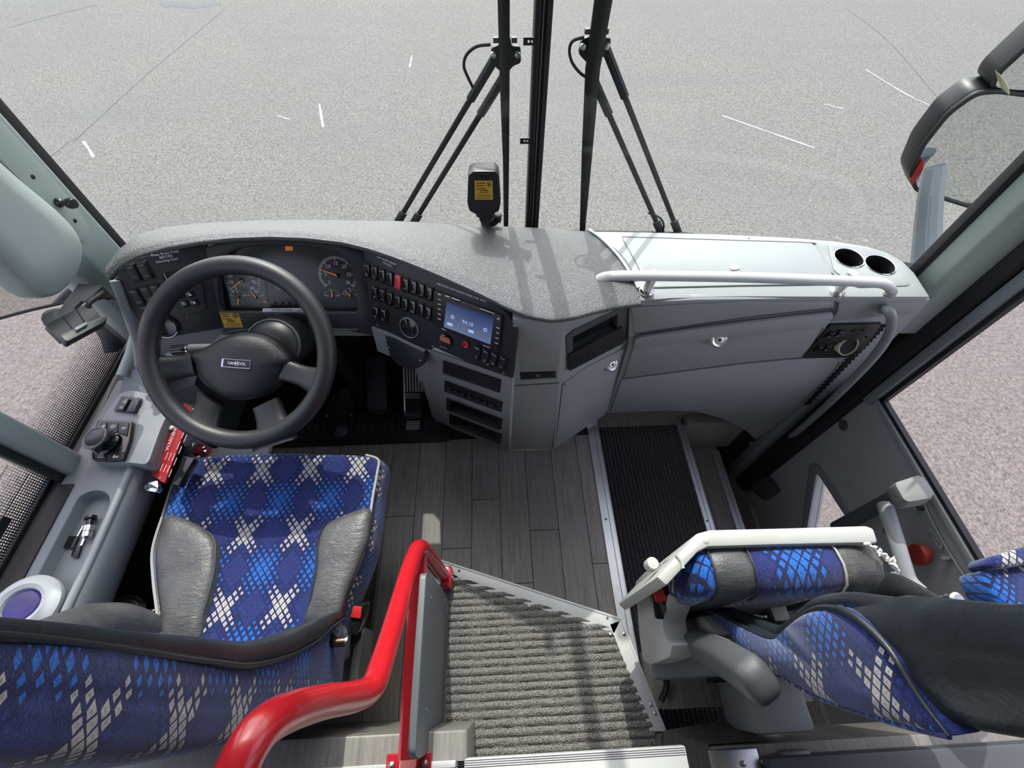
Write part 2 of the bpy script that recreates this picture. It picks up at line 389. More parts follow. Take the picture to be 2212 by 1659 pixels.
# ---- floor of the driver's area, laid with vinyl planks
floor = struct(box('floor', (XL, -.12, -.06), (.385, 1.12, -.006), 'deep_black')); tag(floor, 'grey brown wood plank floor between the seat and the dashboard', 'floor')
def planks(name, parent, x0, x1, y0, y1, z, wd, n_off=0, mat='wood_plank', th=.006, gap=.0008):
    x = x0; i = 0
    proto = {}
    while x < x1 - .004:
        xe = min(x + wd, x1); cut = y0 + (.25 + .5 * ((i * .37 + n_off) % 1)) * (y1 - y0)
        for (ya, yb) in ((y0, cut), (cut, y1)):
            box(name, (x + gap, ya + gap, z - th), (xe - gap, yb - gap, z), mat, parent, bevel=.0006, bseg=1)
        x = xe; i += 1
planks('plank', floor, -.95, .385, -.115, .83, 0, .105)
# rubber mat in the pedal well
rm = struct(box('floor_mat', (-1.0, .845, -.004), (-.205, 1.11, .004), 'rubber_black')); tag(rm, 'ribbed black rubber mat under the pedals', 'mat')
x = -.98
while x < -.26:
    box('rib', (x, .865, .004), (x + .012, 1.1, .009), 'rubber_black', rm, bevel=.002, bseg=1); x += .028
for k in range(4):
    box('edge_bead', (-1.0, .818 + k * .008, 0), (-.203 + k * -.006, .8235 + k * .008, .008), 'black_plastic', rm, bevel=.0015, bseg=1)
    box('edge_bead', (-.209 - k * .008, .822, 0), (-.2035 - k * .008, 1.0, .008), 'black_plastic', rm, bevel=.0015, bseg=1)
struct(tag(prism('wall_front', WORLD, [(-1.1, 1.07), (-.9, 1.105), (-.5, 1.128), (.115, 1.132), (.6, 1.1), (.9, 1.035), (1.08, .985), (1.24, .92), (1.26, .98), (.9, 1.08), (.6, 1.15), (.115, 1.18), (-.9, 1.16), (-1.1, 1.12)], GZ + .35, .74, 'deep_black'), 'black bulkhead below the windshield', 'wall'))
# ---- entrance steps on the right
S1, S2, S3, S4 = .405, .862, 1.105, 1.325
YF, YB = 1.0, -.35
st = thing('stairs', 'entrance steps with metal nosings going down to the door', 'stairs', (S1, 0, -.7)); st['kind'] = 'structure'
box('riser', (.385, YB, -.2), (S1, YF, -.006), 'wood_plank', st); box('tread', (.385, YB, -.26), (S2, YF, -.203), 'wood_plank', st)
box('riser', (S2 - .02, YB, -.42), (S2, YF, -.206), 'wood_plank', st)
box('tread', (S2 - .02, YB, -.48), (.985, YF, -.42), 'wood_plank', st); box('tread', (.987, YB, -.48), (S3, YF, -.42), 'wood_plank', st)
box('riser', (S3 - .02, YB, -.64), (S3, YF, -.426), 'wood_plank', st); box('tread', (S3 - .02, YB, -.7), (S4 + .06, YF, -.64), 'wood_plank', st)
box('end_wall', (.39, YF, -.7), (1.3, YF + .03, -.06), 'wood_plank', st); box('end_wall', (.39, YF - .004, -.06), (1.3, YF + .03, .3), 'wood_plank', st)
box('end_block', (S2 + .01, .95, -.42), (1.28, YF, -.16), 'wood_plank', st, bevel=.004)
def nosing(x, z, y0, y1, wd=.034, mat='aluminium'):
    o = box('nosing', (x - wd, y0, z), (x + .004, y1, z + .004), mat, st, bevel=.001, bseg=1)
    box('nosing_lip', (x + .004, y0, z - .03), (x + .008, y1, z + .0025), mat, st, bevel=.001, bseg=1)
    box('groove', (x - .012, y0, z + .004), (x - .010, y1, z + .0046), 'mid_grey', st)
    yy = y1 - .03
    while yy > y0: screw((x - wd * .6, yy, z + .004), (0, 0, 1), st, .0045, 'mid_grey'); yy -= .42
nosing(S1, 0.0, -.12, .93, .04); nosing(S2, -.2, YB, .965, .03); nosing(S3, -.42, YB, .93); nosing(S4, -.64, YB, .92)
def ridged(name, poly, z, axis, pitch, amp, mat, parent=None, res=5, label=None):
    # ribbed pile: a polygon clipped into strips across the ribs, each strip a wavy surface
    o = 1 if axis == 'x' else 0                      # ribs run along axis, wave varies along the other
    lo = min(p[o] for p in poly); hi = max(p[o] for p in poly); rows = []
    n = int((hi - lo) / pitch * res)
    for i in range(n + 1):
        t = lo + (hi - lo) * i / n; xs = []
        for k in range(len(poly)):
            a, b = poly[k], poly[(k + 1) % len(poly)]
            if (a[o] - t) * (b[o] - t) <= 0 and a[o] != b[o]: xs.append(a[1 - o] + (b[1 - o] - a[1 - o]) * (t - a[o]) / (b[o] - a[o]))
        if len(xs) < 2: xs = [xs[0], xs[0]] if xs else [0, 0]
        x0, x1 = min(xs), max(xs); row = []
        for k in range(61):
            s = x0 + (x1 - x0) * k / 60; wv = amp * abs(math.sin(math.pi * (t - lo) / pitch + .12 * math.sin(s * 60))) + amp * .35 * (random.random() - .5)
            row.append(V((s, t, z + wv)) if o == 1 else V((t, s, z + wv)))
        rows.append(row)
    return surf(name, rows, mat, parent, ang=80)
cp = tag(ridged('step_carpet', [(.435, -.3), (.835, -.3), (.835, .965), (.435, .965)], -.2, 'y', .0165, .006, 'carpet_black'), 'ribbed black carpet runner on the upper entrance step', 'carpet')
# ---- raised platform in the aisle with grey ribbed carpet
PZ = .2
A, B, C_ = Zp(940, 1210, PZ), Zp(1340, 1340, PZ), Zp(1434, 1580, PZ)
DZ = .45                                             # upper deck behind
pf = thing('aisle_platform', 'raised aisle step with white metal edging around grey carpet', 'step', (.1, 0, 0)); pf['kind'] = 'structure'
base = [(A.x, A.y), (B.x, B.y), (C_.x, C_.y), (C_.x + .01, -.35), (A.x + .02, -.35)]
prism('step_body', WORLD, [(a, b) for a, b in base], .003, PZ - .003, 'wood_plank', pf)
def edge_strip(p, q, wd):
    d = (q - p).normalized(); s = V((d.y, -d.x, 0)) * wd
    poly = [(p.x, p.y), (q.x, q.y), (q.x + s.x - d.x * wd * .3, q.y + s.y - d.y * wd * .3), (p.x + s.x, p.y + s.y)]
    prism('nosing', WORLD, poly, PZ - .002, PZ + .004, 'white_metal', pf, bevel=.0012)
    n2 = V((-d.y, d.x, 0)) * .006
    prism('nosing_lip', WORLD, [(p.x, p.y), (q.x, q.y), (q.x + n2.x, q.y + n2.y), (p.x + n2.x, p.y + n2.y)], PZ - .05, PZ + .006, 'white_metal', pf, bevel=.0012)
edge_strip(A, B, .038); edge_strip(B, C_, .034)
prism('nosing_corner', WORLD, circ(.021, B.x - .012, B.y - .02, 20), PZ - .002, PZ + .0035, 'white_metal', pf)
for px in ((992, 1233), (1312, 1335)): screw(Zp(px[0], px[1], PZ + .004), (0, 0, 1), pf, .004, 'mid_grey')
for px in ((1348, 1370), (1407, 1523), (1416, 1541)): screw(Zp(px[0], px[1], PZ + .004), (0, 0, 1), pf, .005)
cpoly = [Zp(x, y, PZ) for x, y in ((972, 1240), (1316, 1356), (1412, 1575), (1420, 1659), (1010, 1659), (962, 1610))]
tag(ridged('aisle_carpet', [(p.x, p.y) for p in cpoly], PZ, 'x', .0188, .0075, 'carpet_grey'), 'ribbed grey carpet on the raised aisle step below the camera', 'carpet')
for px in ((992, 1247), (1143, 1308), (1318, 1369)): lathe('carpet_tack', Zp(px[0], px[1], PZ + .006), (0, 0, 1), [(.0045, 0), (.004, .002), (0, .003)], 'white_metal', pf, n=10)
# platform floor under the guide seat and the wooden deck behind
gd = thing('deck', 'wood effect deck around the aisle behind both front seats', 'floor', (.5, -.2, 0)); gd['kind'] = 'structure'
yD = Zp(700, 1592, DZ).y
box('seat_platform', (.42, yD, -.006), (S2 - .06, .06, PZ), 'wood_plank', gd)
box('deck_left', (XL, -3.0, .0), (Zp(1010, 1600, DZ).x, yD, DZ), 'wood_plank', gd, bevel=.006)
xr0, xr1 = Zp(1428, 1640, PZ).x, Zp(1440, 1590, DZ - .1).x
rp = [Zp(1432, 1573, PZ + .10), Zp(1530, 1612, DZ - .1), Zp(2300, 1625, DZ - .1), Zp(2300, 1560, DZ - .1)]
box('deck_right', (Zp(1530, 1612, .3).x, -3, 0), (XR, Zp(1530, 1612, .3).y - .0, .3), 'wood_plank', gd, bevel=.006)
mk('deck_wedge', [Zp(1427, 1590, PZ), Zp(1434, 1578, PZ + .03), Zp(1530, 1608, .3), Zp(1432, 1680, PZ), Zp(1540, 1680, .3), Zp(1560, 1556, PZ + .03), Zp(1660, 1600, .3)],
   [(0, 1, 2, 4, 3), (1, 5, 6, 2), (0, 3, 4, 2, 6, 5, 1)], 'wood_plank', gd, smooth=False)
box('tread_nosing', (Zp(985, 1650, DZ).x, -3, DZ - .02), (Zp(1488, 1650, DZ).x, Zp(1100, 1633, DZ).y, DZ), 'white_metal', gd, bevel=.003)
for k in range(4):
    yy = Zp(1100, 1637 + 5 * k, DZ).y; box('tread_groove', (Zp(985, 1650, DZ).x, yy - .001, DZ), (Zp(1485, 1650, DZ).x, yy, DZ + .0008), 'dark_grey', gd)
box('corner_plate', (Zp(1532, 1640, .305).x, -.4, .3), (Zp(1640, 1640, .305).x, Zp(1560, 1618, .305).y, .31), 'steel', gd, bevel=.004)
for px in ((1606, 1650), (1648, 1645)): screw(Zp(px[0], px[1], .312), (0, 0, 1), gd, .006)
box('seat_rail', (Zp(1690, 1640, .33).x, -.5, .30), (Zp(1760, 1640, .33).x, Zp(1690, 1622, .33).y, .33), 'mid_grey', gd, bevel=.01)
box('deck_shade_box', (Zp(1662, 1640, .345).x, -.7, .3), (XR - .02, Zp(1900, 1622, .345).y, .345), 'dark_grey', gd, bevel=.01)  # added dark box stands in for the shade over the right deck
box('deck_strip', (Zp(640, 1655, DZ).x, yD - .06, DZ), (Zp(985, 1655, DZ).x, Zp(800, 1652, DZ).y, DZ + .008), 'white_metal', gd, bevel=.002)
# ---- side walls, rear and roof of the coach
def wall(name, lo, hi, mat, lab): return struct(tag(box(name, lo, hi, mat), lab, 'wall'))
wall('wall_left', (XL - .06, -3, GZ + .35), (XL, 1.08, .56), 'dark_grey', 'dark lower side wall beside the driver')
wall('wall_back', (-1.2, -3.1, -.5), (1.5, -3.0, 2.3), 'dark_grey', 'rear end of the cabin behind the camera')
wall('wall_right', (XR + .06, -3, GZ + .35), (XR + .1, -.35, .9), 'dark_grey', 'lower side wall behind the entrance door')
struct(tag(box('ceiling', (-1.2, -3.1, 2.25), (1.5, 1.0, 2.3), 'pale_plastic'), 'roof lining of the coach above the camera', 'ceiling'))
# windshield: two panes that bend back towards the pillars
def pane(name, pts, z0, z1, mat, lab, th=.006):
    P = cr([(x, y, 0) for x, y in pts], 6); rows = []
    for off in (0, th):
        for z in (z0, z1): rows.append([V((p.x, p.y + off, z)) for p in P])
    n = len(P); vs = [q for r in (rows[0], rows[1], rows[3], rows[2]) for q in r]; fs = []
    for i in range(4):
        for j in range(n - 1): fs.append((i * n + j, i * n + j + 1, ((i + 1) % 4) * n + j + 1, ((i + 1) % 4) * n + j))
    fs += [(0, n, 2 * n, 3 * n), (n - 1, 2 * n - 1, 3 * n - 1, 4 * n - 1)]
    return struct(tag(mk(name, vs, fs, mat, ang=30), lab, 'window'))
pane('window_1', [(-1.065, 1.062), (-.9, 1.095), (-.5, 1.118), (.112, 1.122)], .72, 2.24, 'clear_glass', 'left half of the windshield in front of the driver')
wr = [(.118, 1.122), (.6, 1.09), (.9, 1.025), (1.08, .975), (1.2, .93)]
w2 = pane('window_2', wr, .66, 2.24, 'clear_glass', 'right half of the windshield above the pale shelf')
def frit(name, quad_rows, mu, mv, fade, parent):
    rows = quad_rows; n = len(rows[0]); vs, fs = grid(rows)
    me_uv = {}
    for i, r in enumerate(rows):
        for j, p in enumerate(r): me_uv[tuple(round(c, 5) for c in p)] = (mu[j], mv[i])
    o = mk(name, vs, fs, 'frit_dots', parent, smooth=False, uv=lambda p: me_uv[min(me_uv, key=lambda q: (q[0] - p.x) ** 2 + (q[1] - p.y) ** 2 + (q[2] - p.z) ** 2)])
    at = o.data.attributes.new('fade', 'FLOAT', 'POINT')
    c = o.location
    for v in o.data.vertices:
        w_ = v.co + c; key = min(me_uv, key=lambda q: (q[0] - w_.x) ** 2 + (q[1] - w_.y) ** 2 + (q[2] - w_.z) ** 2); i = mv.index(me_uv[key][1]); at.data[v.index].value = fade[i]
    return o
P = cr([(x, y, 0) for x, y in wr], 8)[12:]
ln = [0]
for i in range(1, len(P)): ln.append(ln[-1] + (P[i] - P[i - 1]).length)
frit('dot_border', [[V((p.x, p.y - .003, z)) for p in P] for z in (.66, .70, .78)], [round(x / .0065, 3) for x in ln], [0., 6., 18.], [.0, .45, 1.], w2)
# centre post with twin rubber beads and clips
cpost = thing('trim_1', 'black centre post dividing the two windshield halves', 'trim', (.115, 1.12, .7)); cpost['kind'] = 'structure'
box('post', (.098, 1.10, .70), (.134, 1.15, 2.24), 'rubber_black', cpost, bevel=.004)
for dx in (.106, .122): box('bead', (dx, 1.094, .70), (dx + .004, 1.102, 2.24), 'black_plastic', cpost, bevel=.0015)
box('bead_line', (.1135, 1.094, .7), (.1155, 1.0985, 2.24), 'mid_grey', cpost)
for px, py in ((1150, 88), (1140, 303)):
    p = Yp(px, py, 1.105); fr_ = Fr(p, (1, 0, 0), (0, 0, 1))
    prism('clip', fr_, rect(.03, .014, -.004), 0, .004, 'black_plastic', cpost, holes=[circ(.0025, -.008, 0, 8), circ(.0025, -.001, 0, 8)])
# left windshield pillar
pl = thing('trim_2', 'sage grey left windshield pillar with a screwed cover strip', 'pillar', (-1.06, .98, .5)); pl['kind'] = 'structure'
prism('pillar_core', WORLD, [(-1.048, 1.06), (-1.022, 1.035), (-1.028, .94), (-1.05, .905), (-1.078, .893), (-1.11, .9), (-1.11, 1.06)], .5, 2.24, 'sage_plastic', pl, bevel=.006)
prism('rubber_edge', WORLD, [(-1.052, 1.052), (-1.036, 1.046), (-1.036, 1.078), (-1.052, 1.078)], .74, 2.24, 'rubber_black', pl, bevel=.003)
FP = fr3((-1.022, 1.035, .9), (-1.028, .94, .9), (-1.022, 1.035, 1.2)); FP = Fr((-1.024, 1.0, .9), V((-.006, -.095, 0)), (0, 0, 1))
if FP.n.x < 0: FP = Fr((-1.024, 1.0, .9), V((.006, .095, 0)), (0, 0, 1))
pprism('cover_strip', FP, [(-120, 130), (0, 262), (100, 370), (165, 452), (190, 492), (188, 512), (176, 524), (140, 490), (0, 345), (-120, 225)], 0, .007, 'sage_plastic', pl, r=.006, bevel=.002, c=.004)
for px in ((71, 382), (162, 477)): screw(FP.w(px[0], px[1], .007) + FP.n * 0, FP.n, pl, .005, 'deep_black')
kn = tag(lathe('coat_knob', FP.w(125, 437, .007), FP.n + V((.0, -.1, 0)), [(.010, 0), (.011, .006), (.006, .011), (.005, .018), (.011, .026), (.0125, .034), (.010, .042), (0, .044)], 'gloss_black'), 'glossy black hook knob on the left windshield pillar', 'knob')
# left side glazing
def side_win(name, y0, y1, z0, lab):
    return struct(tag(box(name, (XL - .045, y0, z0), (XL - .039, y1, 2.1), 'side_glass'), lab, 'window'))
w3 = side_win('window_3', .53, .895, .5, "driver's front side window with dotted lower border")
w4 = side_win('window_4', -.5, .47, .5, "driver's rear side window with fine heating lines")
struct(tag(box('window_6', (XR + .07, -3, .9), (XR + .08, -.35, 2.2), 'tinted_glass'), 'passenger side window behind the entrance door', 'window'))
struct(tag(box('window_5', (XL - .045, -3, .5), (XL - .039, -.5, 2.1), 'tinted_glass'), 'passenger side window further back on the left', 'window'))
def yz_frit(w, x, ys, zs, fade, pitch):
    frit('dot_border', [[V((x, y, z)) for y in ys] for z in zs], [round(y / pitch, 3) for y in ys], [round(z / pitch, 3) for z in zs], fade, w)
ysw = [.53 + (.895 - .53) * k / 8 for k in range(9)]
yz_frit(w3, XL - .037, ysw, [.5, .56, .60, .71], [.0, .1, .35, 1.0], .0058)
yz_frit(w4, XL - .037, [.0 + .47 * k / 8 for k in range(9)], [.5, .545, .58, .70], [0, .15, .4, 1.0], .0062)
zz = .62
while zz < 1.1: box('heating_line', (XL - .0385, -.5, zz), (XL - .0375, .46, zz + .0012), 'dark_grey', w4); zz += .052
box('dark_stripe', (XL - .0385, .10, .60), (XL - .036, .36, .622), 'deep_black', w4); box('dark_stripe', (XL - .0385, -.2, .60), (XL - .036, .04, .622), 'deep_black', w4)
for (y0, y1) in ((.53, .895), (-.5, .47)):
    box('rubber_sill', (XL - .04, y0, .535), (XL - .03, y1, .572), 'rubber_black', w3 if y0 > 0 else w4)
bp = thing('trim_3', 'sage grey post between the two driver side windows', 'pillar', (XL, .5, .5)); bp['kind'] = 'structure'
prism('post_core', WORLD, [(XL - .05, .47), (XL + .012, .478), (XL + .018, .485), (XL + .018, .525), (XL + .012, .532), (XL - .05, .54)], .5, 2.2, 'sage_plastic', bp, bevel=.004)
box('rubber_edge', (XL - .01, .458, .5), (XL + .0, .478, 2.2), 'rubber_black', bp)
# right windshield pillar, jamb and black seal
pr_ = thing('trim_4', 'sage grey right windshield pillar beside the entrance door', 'pillar', (1.2, .9, .7)); pr_['kind'] = 'structure'
q0, q1 = Xp(1990, 598, 1.19), Xp(2003, 648, 1.2)
prism('pillar_core', WORLD, [(1.186, q0.y + .02), (1.18, q0.y), (1.19, q1.y + .012), (1.21, q1.y), (1.30, q1.y - .005), (1.30, q0.y + .05), (1.2, q0.y + .05)], .60, 2.24, 'sage_plastic', pr_, bevel=.005)
prism('rubber_edge', WORLD, [(1.18, q0.y), (1.188, q0.y + .03), (1.172, q0.y + .034), (1.165, q0.y + .006)], .7, 2.24, 'rubber_black', pr_, bevel=.002)
ya, yb, yc = Xp(1954, 700, 1.27).y, Xp(1954, 787, 1.30).y, Xp(1954, 818, 1.31).y
prism('jamb', WORLD, [(1.235, ya + .012), (1.245, ya), (1.29, ya), (1.29, ya + .05), (1.235, ya + .05)], -.64, 2.24, 'grey_plastic', pr_, bevel=.003)
prism('door_seal', WORLD, [(1.275, ya - .001), (1.27, ya - .03), (1.285, yb + .004), (1.31, yb), (1.33, yb), (1.33, ya - .001)], -.64, 2.24, 'rubber_black', pr_, bevel=.006)
# entrance door leaf
dr = thing('door_1', 'grey entrance door with a large window and a small low pane', 'door', (XR, .4, -.64)); dr['kind'] = 'structure'
FD = Fr((XR, .4, 0), (0, -1, 0), (0, 0, 1))          # u runs rearwards, seen from inside
if FD.n.x > 0: FD = Fr((XR, .4, 0), (0, 1, 0), (0, 0, 1))
SZ = Xp(1890, 868, XR).z
ySill = SZ
hole = FD.uvs([(1768, 1020), (1838, 1128), (1828, 1230), (1740, 1180)])
fy = .4 - yc if FD.u.y < 0 else yc - .4
def fa(y): return (.4 - y) if FD.u.y < 0 else (y - .4)
poly = [(fa(yb), -.64), (fa(-.35), -.64), (fa(-.35), ySill), (fa(yb), ySill)]
prism('lower_panel', FD, poly, -.04, 0, 'door_grey', dr, holes=[rnd(hole, .02)])
prism('pane_frame', FD, rnd(FD.uvs([(1752, 1000), (1768, 1000), (1846, 1118), (1838, 1250), (1728, 1190)]), .02), 0, .008, 'grey_plastic', dr, holes=[rnd(hole, .02)], bevel=.002)
prism('low_pane', FD, rnd(hole, .02), -.03, -.026, 'side_glass', dr)
box('sill_strip', (XR - .012, -.35, ySill), (XR + .02, yc, ySill + .022), 'shelf_grey', dr, bevel=.004)
box('sill_rubber', (XR - .004, -.35, ySill + .022), (XR + .015, yc, ySill + .034), 'rubber_black', dr)
box('door_frame', (XR - .02, yc, ySill - .02), (XR + .03, yb, 2.2), 'grey_plastic', dr, bevel=.004)
box('frame_rubber', (XR - .004, yc - .014, ySill + .02), (XR + .015, yc, 2.2), 'rubber_black', dr)
box('door_glass', (XR + .004, -.35, ySill + .03), (XR + .01, yc, 2.15), 'side_glass', dr)
lathe('round_plug', FD.w(1822, 918), FD.n, [(.022, 0), (.022, .003), (.019, .004)], 'dark_grey', dr, n=20)
pprism('latch_bracket', FD, [(1640, 1035), (1668, 1030), (1688, 1060), (1660, 1080), (1636, 1060)], 0, .03, 'dark_grey', dr, r=.01, bevel=.004)
# ================================================================ dashboard
def resample(P, n):
    P = [V(p) for p in P]; L = [0]
    for i in range(1, len(P)): L.append(L[-1] + (P[i] - P[i - 1]).length)
    out = []
    for k in range(n):
        t = L[-1] * k / (n - 1); i = 1
        while i < len(L) - 1 and L[i] < t: i += 1
        f = (t - L[i - 1]) / max(1e-9, L[i] - L[i - 1]); out.append(P[i - 1].lerp(P[i], f))
    return out
def pillow(name, fr, poly, prof, mat, parent, **k):
    n = len(poly); ca = sum(p[0] for p in poly) / n; cb = sum(p[1] for p in poly) / n
    rows = [[fr.p(ca + (a - ca) * s, cb + (b - cb) * s, h) for a, b in poly] for s, h in prof]
    v, f = grid(rows, True); m = len(prof) - 1; f.append(tuple(m * n + j for j in range(n))); f.append(tuple(range(n)))
    return mk(name, v, f, mat, parent, **k)
dash = thing('dashboard', 'black hooded driver dashboard with gauges, rocker switches and radio', 'dashboard', (-.3, .95, .7))
fe = [(243, 577, .86), (262, 541, .86), (300, 509, .86), (360, 493, .86), (440, 484, .86), (560, 478, .86), (700, 476, .86), (850, 477, .86), (960, 482, .86), (1060, 488, .855), (1160, 492, .85), (1272, 500, .835)]
re_ = [(234, 598, .865), (255, 573, .88), (300, 550, .9), (360, 533, .915), (430, 521, .925), (500, 514, .93), (580, 511, .932), (660, 514, .93), (740, 523, .927), (800, 538, .922), (850, 555, .918), (900, 574, .915), (960, 599, .91), (1030, 631, .905), (1090, 660, .9), (1140, 681, .893), (1190, 690, .885), (1240, 684, .875), (1290, 670, .865), (1330, 661, .857), (1385, 654, .845)]
NF = 64
fe3 = resample([Zp(*p) for p in fe], NF); re3 = resample([Zp(*p) for p in re_], NF)
rows = []
for i in range(NF):
    F_, R_ = fe3[i], re3[i]; d = (R_ - F_); row = []; t = i / (NF - 1)
    row += [F_ + V((0, .012, -.05)), F_ + V((0, .006, -.008))]
    for s in (0, .06, .18, .34, .5, .66, .8, .9, .96, 1):
        q = F_ + d * s; q.z += .012 * math.sin(math.pi * s) + (.004 if .05 < s < .95 else 0); q.x += .03 * (t ** 10) * math.sin(math.pi * s); row.append(q)
    h = V((d.x, d.y, 0)).normalized()
    row += [R_ + h * .003 + V((0, 0, -.003)), R_ + h * .003 + V((0, 0, -.008)), R_ + V((0, 0, -.013)), R_ - h * .015 + V((0, 0, -.015)), R_ - h * .06 + V((0, 0, -.014))]
    rows.append(row)
surf('hood', rows, 'hood_vinyl', dash, ang=60)
tube('hood_edge_strip', cr([Zp(x, y, z) + V((0, 0, .004)) for x, y, z in ((1272, 499, .838), (1300, 519, .85), (1335, 555, .857), (1360, 592, .856), (1378, 625, .853))], 5), .004, 'aluminium', dash, n=8)
# frames of the instrument faces
FC = Fr(Zp(620, 712, .70), (1, -.05, 0), Zp(620, 540, .885) - Zp(620, 712, .70))
_t = V((0, .11, .18)).normalized()
def tilt(d, k=.55):                           # face leaning away from the viewer: d is the horizontal run
    d = V(d).normalized(); back = V((-d.y, d.x, 0)); return V((0, 0, 1)) + back * k
d_ = Zp(455, 545, .885) - Zp(258, 600, .86); d_.z = 0
FL = Fr(Zp(455, 535, .895), d_, tilt(d_, .5))
d_ = Zp(1112, 692, .86) - Zp(795, 560, .89); d_.z = 0
FRP = Fr(Zp(795, 560, .89), d_, tilt(d_, .42))
c5 = lambda x, y: (230 + .25316 * x, 460 + .25316 * y)
c6 = lambda x, y: (560 + .25316 * x, 480 + .25316 * y)
c7 = lambda x, y: (760 + .2411 * x, 600 + .2411 * y)
c8 = lambda x, y: (1060 + .25316 * x, 460 + .25316 * y)
# --- printed pictograms as thin raised lines
def icon(fr, a, b, s, kind, c, par, mat='dim_print', ang=0.0):
    ca, sa = math.cos(ang), math.sin(ang)
    circ_ = lambda rx, ry, t0=0, t1=2 * math.pi, n=12: [(rx * math.cos(t0 + (t1 - t0) * i / n), ry * math.sin(t0 + (t1 - t0) * i / n)) for i in range(n + 1)]
    L = {'ring': [circ_(1, 1)], 'oval': [circ_(1.2, .7)], 'bar': [[(-1, 0), (1, 0)]], 'two': [[(-1, .5), (1, .5)], [(-1, -.5), (1, -.5)]], 'arrow': [[(0, -1.2), (0, 1)], [(-.6, .3), (0, 1.2), (.6, .3)]],
         'arc': [circ_(1, 1, -.6, 3.7)], 'cross': [[(-.8, -.8), (.8, .8)], [(-.8, .8), (.8, -.8)]], 'slash': [[(-.6, -.8), (.6, .9)]], 'dots': [[(-1, 0), (-.6, 0)], [(-.1, 0), (.3, 0)], [(.8, 0), (1.1, 0)]],
         'tri': [[(-1, -.7), (1, -.7), (0, 1), (-1, -.7)]], 'window': [[(-1.1, -.7), (1.1, -.7)], [(-.9, -.5), (-.3, .8), (.5, .8), (.9, -.5)], [(-.2, -.4), (.2, .5)]],
         'screen': [[(-.7, -.7), (-1.2, .6), (-.6, .9), (.6, .9), (1.2, .6), (.7, -.7), (-.7, -.7)], [(-.4, .4), (-.4, -.2)], [(0, .4), (0, -.2)], [(.4, .4), (.4, -.2)]], 'lamp': [[(-1.2, .5), (1.2, .5), (.8, .2), (-.8, .2), (-1.2, .5)], [(0, -.1), (0, -.8)], [(-.5, -.1), (-.9, -.7)], [(.5, -.1), (.9, -.7)]],
         'mirror': [[(-1, -.7), (-1, .7), (1, .7), (1, -.7), (-1, -.7)], [(-.4, 0), (.4, 0)], [(0, -.4), (0, .4)], [(1.3, -.2), (1.3, -1)]], 'flake': [[(math.cos(t), math.sin(t)), (-math.cos(t), -math.sin(t))] for t in (0, .785, 1.571, 2.356)], 'seat': [[(-.5, 1), (-.3, -.5), (.6, -.5), (.7, .2)]]}[kind]
    vs, fs = [], []
    for P in L:
        v, f = tube_mesh([fr.p(a + s * (x * ca - y * sa), b + s * (x * sa + y * ca), c) for x, y in P], s * .13, 4, up=tuple(fr.n)); k = len(vs); vs += v; fs += [tuple(i + k for i in q) for q in f]
    return mk('icon', vs, fs, mat, par, smooth=False)
# --- cluster
glass = [c5(*p) for p in ((985, 520), (1010, 420), (1080, 330), (1180, 290), (1300, 274), (1600, 276), (1850, 300), (2000, 345), (2085, 425), (2130, 560), (2150, 690), (2165, 800), (2140, 835), (1050, 830), (1000, 800), (985, 690))]
gp = rnd(FC.uvs(glass), .012)
surround = FC.uvs([(440, 533), (500, 521), (580, 517), (660, 520), (740, 529), (800, 545), (812, 722), (700, 700), (640, 683), (600, 683), (560, 716), (489, 720)])
prism('cluster_surround', FC, surround, -.01, .014, 'panel_black', dash, holes=[gp], bevel=.002)
def inset(poly, k):
    ca = sum(p[0] for p in poly) / len(poly); cb = sum(p[1] for p in poly) / len(poly); return [(ca + (a - ca) * k, cb + (b - cb) * k) for a, b in poly]
gauge = prism('gauge_cluster', FC, gp, -.012, -.004, 'dial_face', dash)
pprism('pale_dial', FC, [c5(*p) for p in ((985, 520), (1150, 508), (1320, 520), (1350, 600), (1370, 770), (1060, 785), (1010, 640))], -.004, -.003, 'dial_pale', gauge, r=.01)
prism('cluster_lip', FC, [(a, b) for a, b in FC.uvs([c5(*p) for p in ((990, 822), (2160, 828), (2155, 842), (985, 836))])], .012, .017, 'dark_grey', dash)
def dial(cx, cy, rp, a0, a1, n, major, nums=None, par=gauge, nd=None, mat='white_print'):
    o = FC.uv(cx, cy); r = abs(FC.uv(cx + rp, cy)[0] - o[0]); vs = []; fs = []
    for i in range(n + 1):
        a = math.radians(a0 + (a1 - a0) * i / n); w_ = .0009 if i % major == 0 else .0006; r0 = r * (.78 if i % major == 0 else .86); k = len(vs)
        for rr_, s in ((r0, -1), (r0, 1), (r, 1), (r, -1)): vs.append(FC.p(o[0] + rr_ * math.cos(a) - s * w_ * math.sin(a), o[1] + rr_ * math.sin(a) + s * w_ * math.cos(a), -.0025))
        fs.append((k, k + 1, k + 2, k + 3))
    mk('tick_marks', vs, fs, mat, par, smooth=False)
    if nums:
        for i, s in enumerate(nums):
            a = math.radians(a0 + (a1 - a0) * i / (len(nums) - 1)); text('numeral', s, FC, o[0] + r * .62 * math.cos(a), o[1] + r * .62 * math.sin(a), r * .26, mat, par, c=-.003)
    if nd is not None:
        a = math.radians(nd); tube('needle', [FC.p(o[0], o[1], -.001), FC.p(o[0] + r * .9 * math.cos(a), o[1] + r * .9 * math.sin(a), -.001)], [.0016, .0007], 'needle_orange', par, n=6)
        lathe('needle_cap', FC.p(o[0], o[1], -.003), FC.n, [(r * .12, 0), (r * .1, .003), (0, .0035)], 'gloss_black', par, n=12)
dial(*c5(1968, 535), 41, 218, -38, 60, 10, ['0', '5', '10', '15', '20', '25', '30'], nd=160)
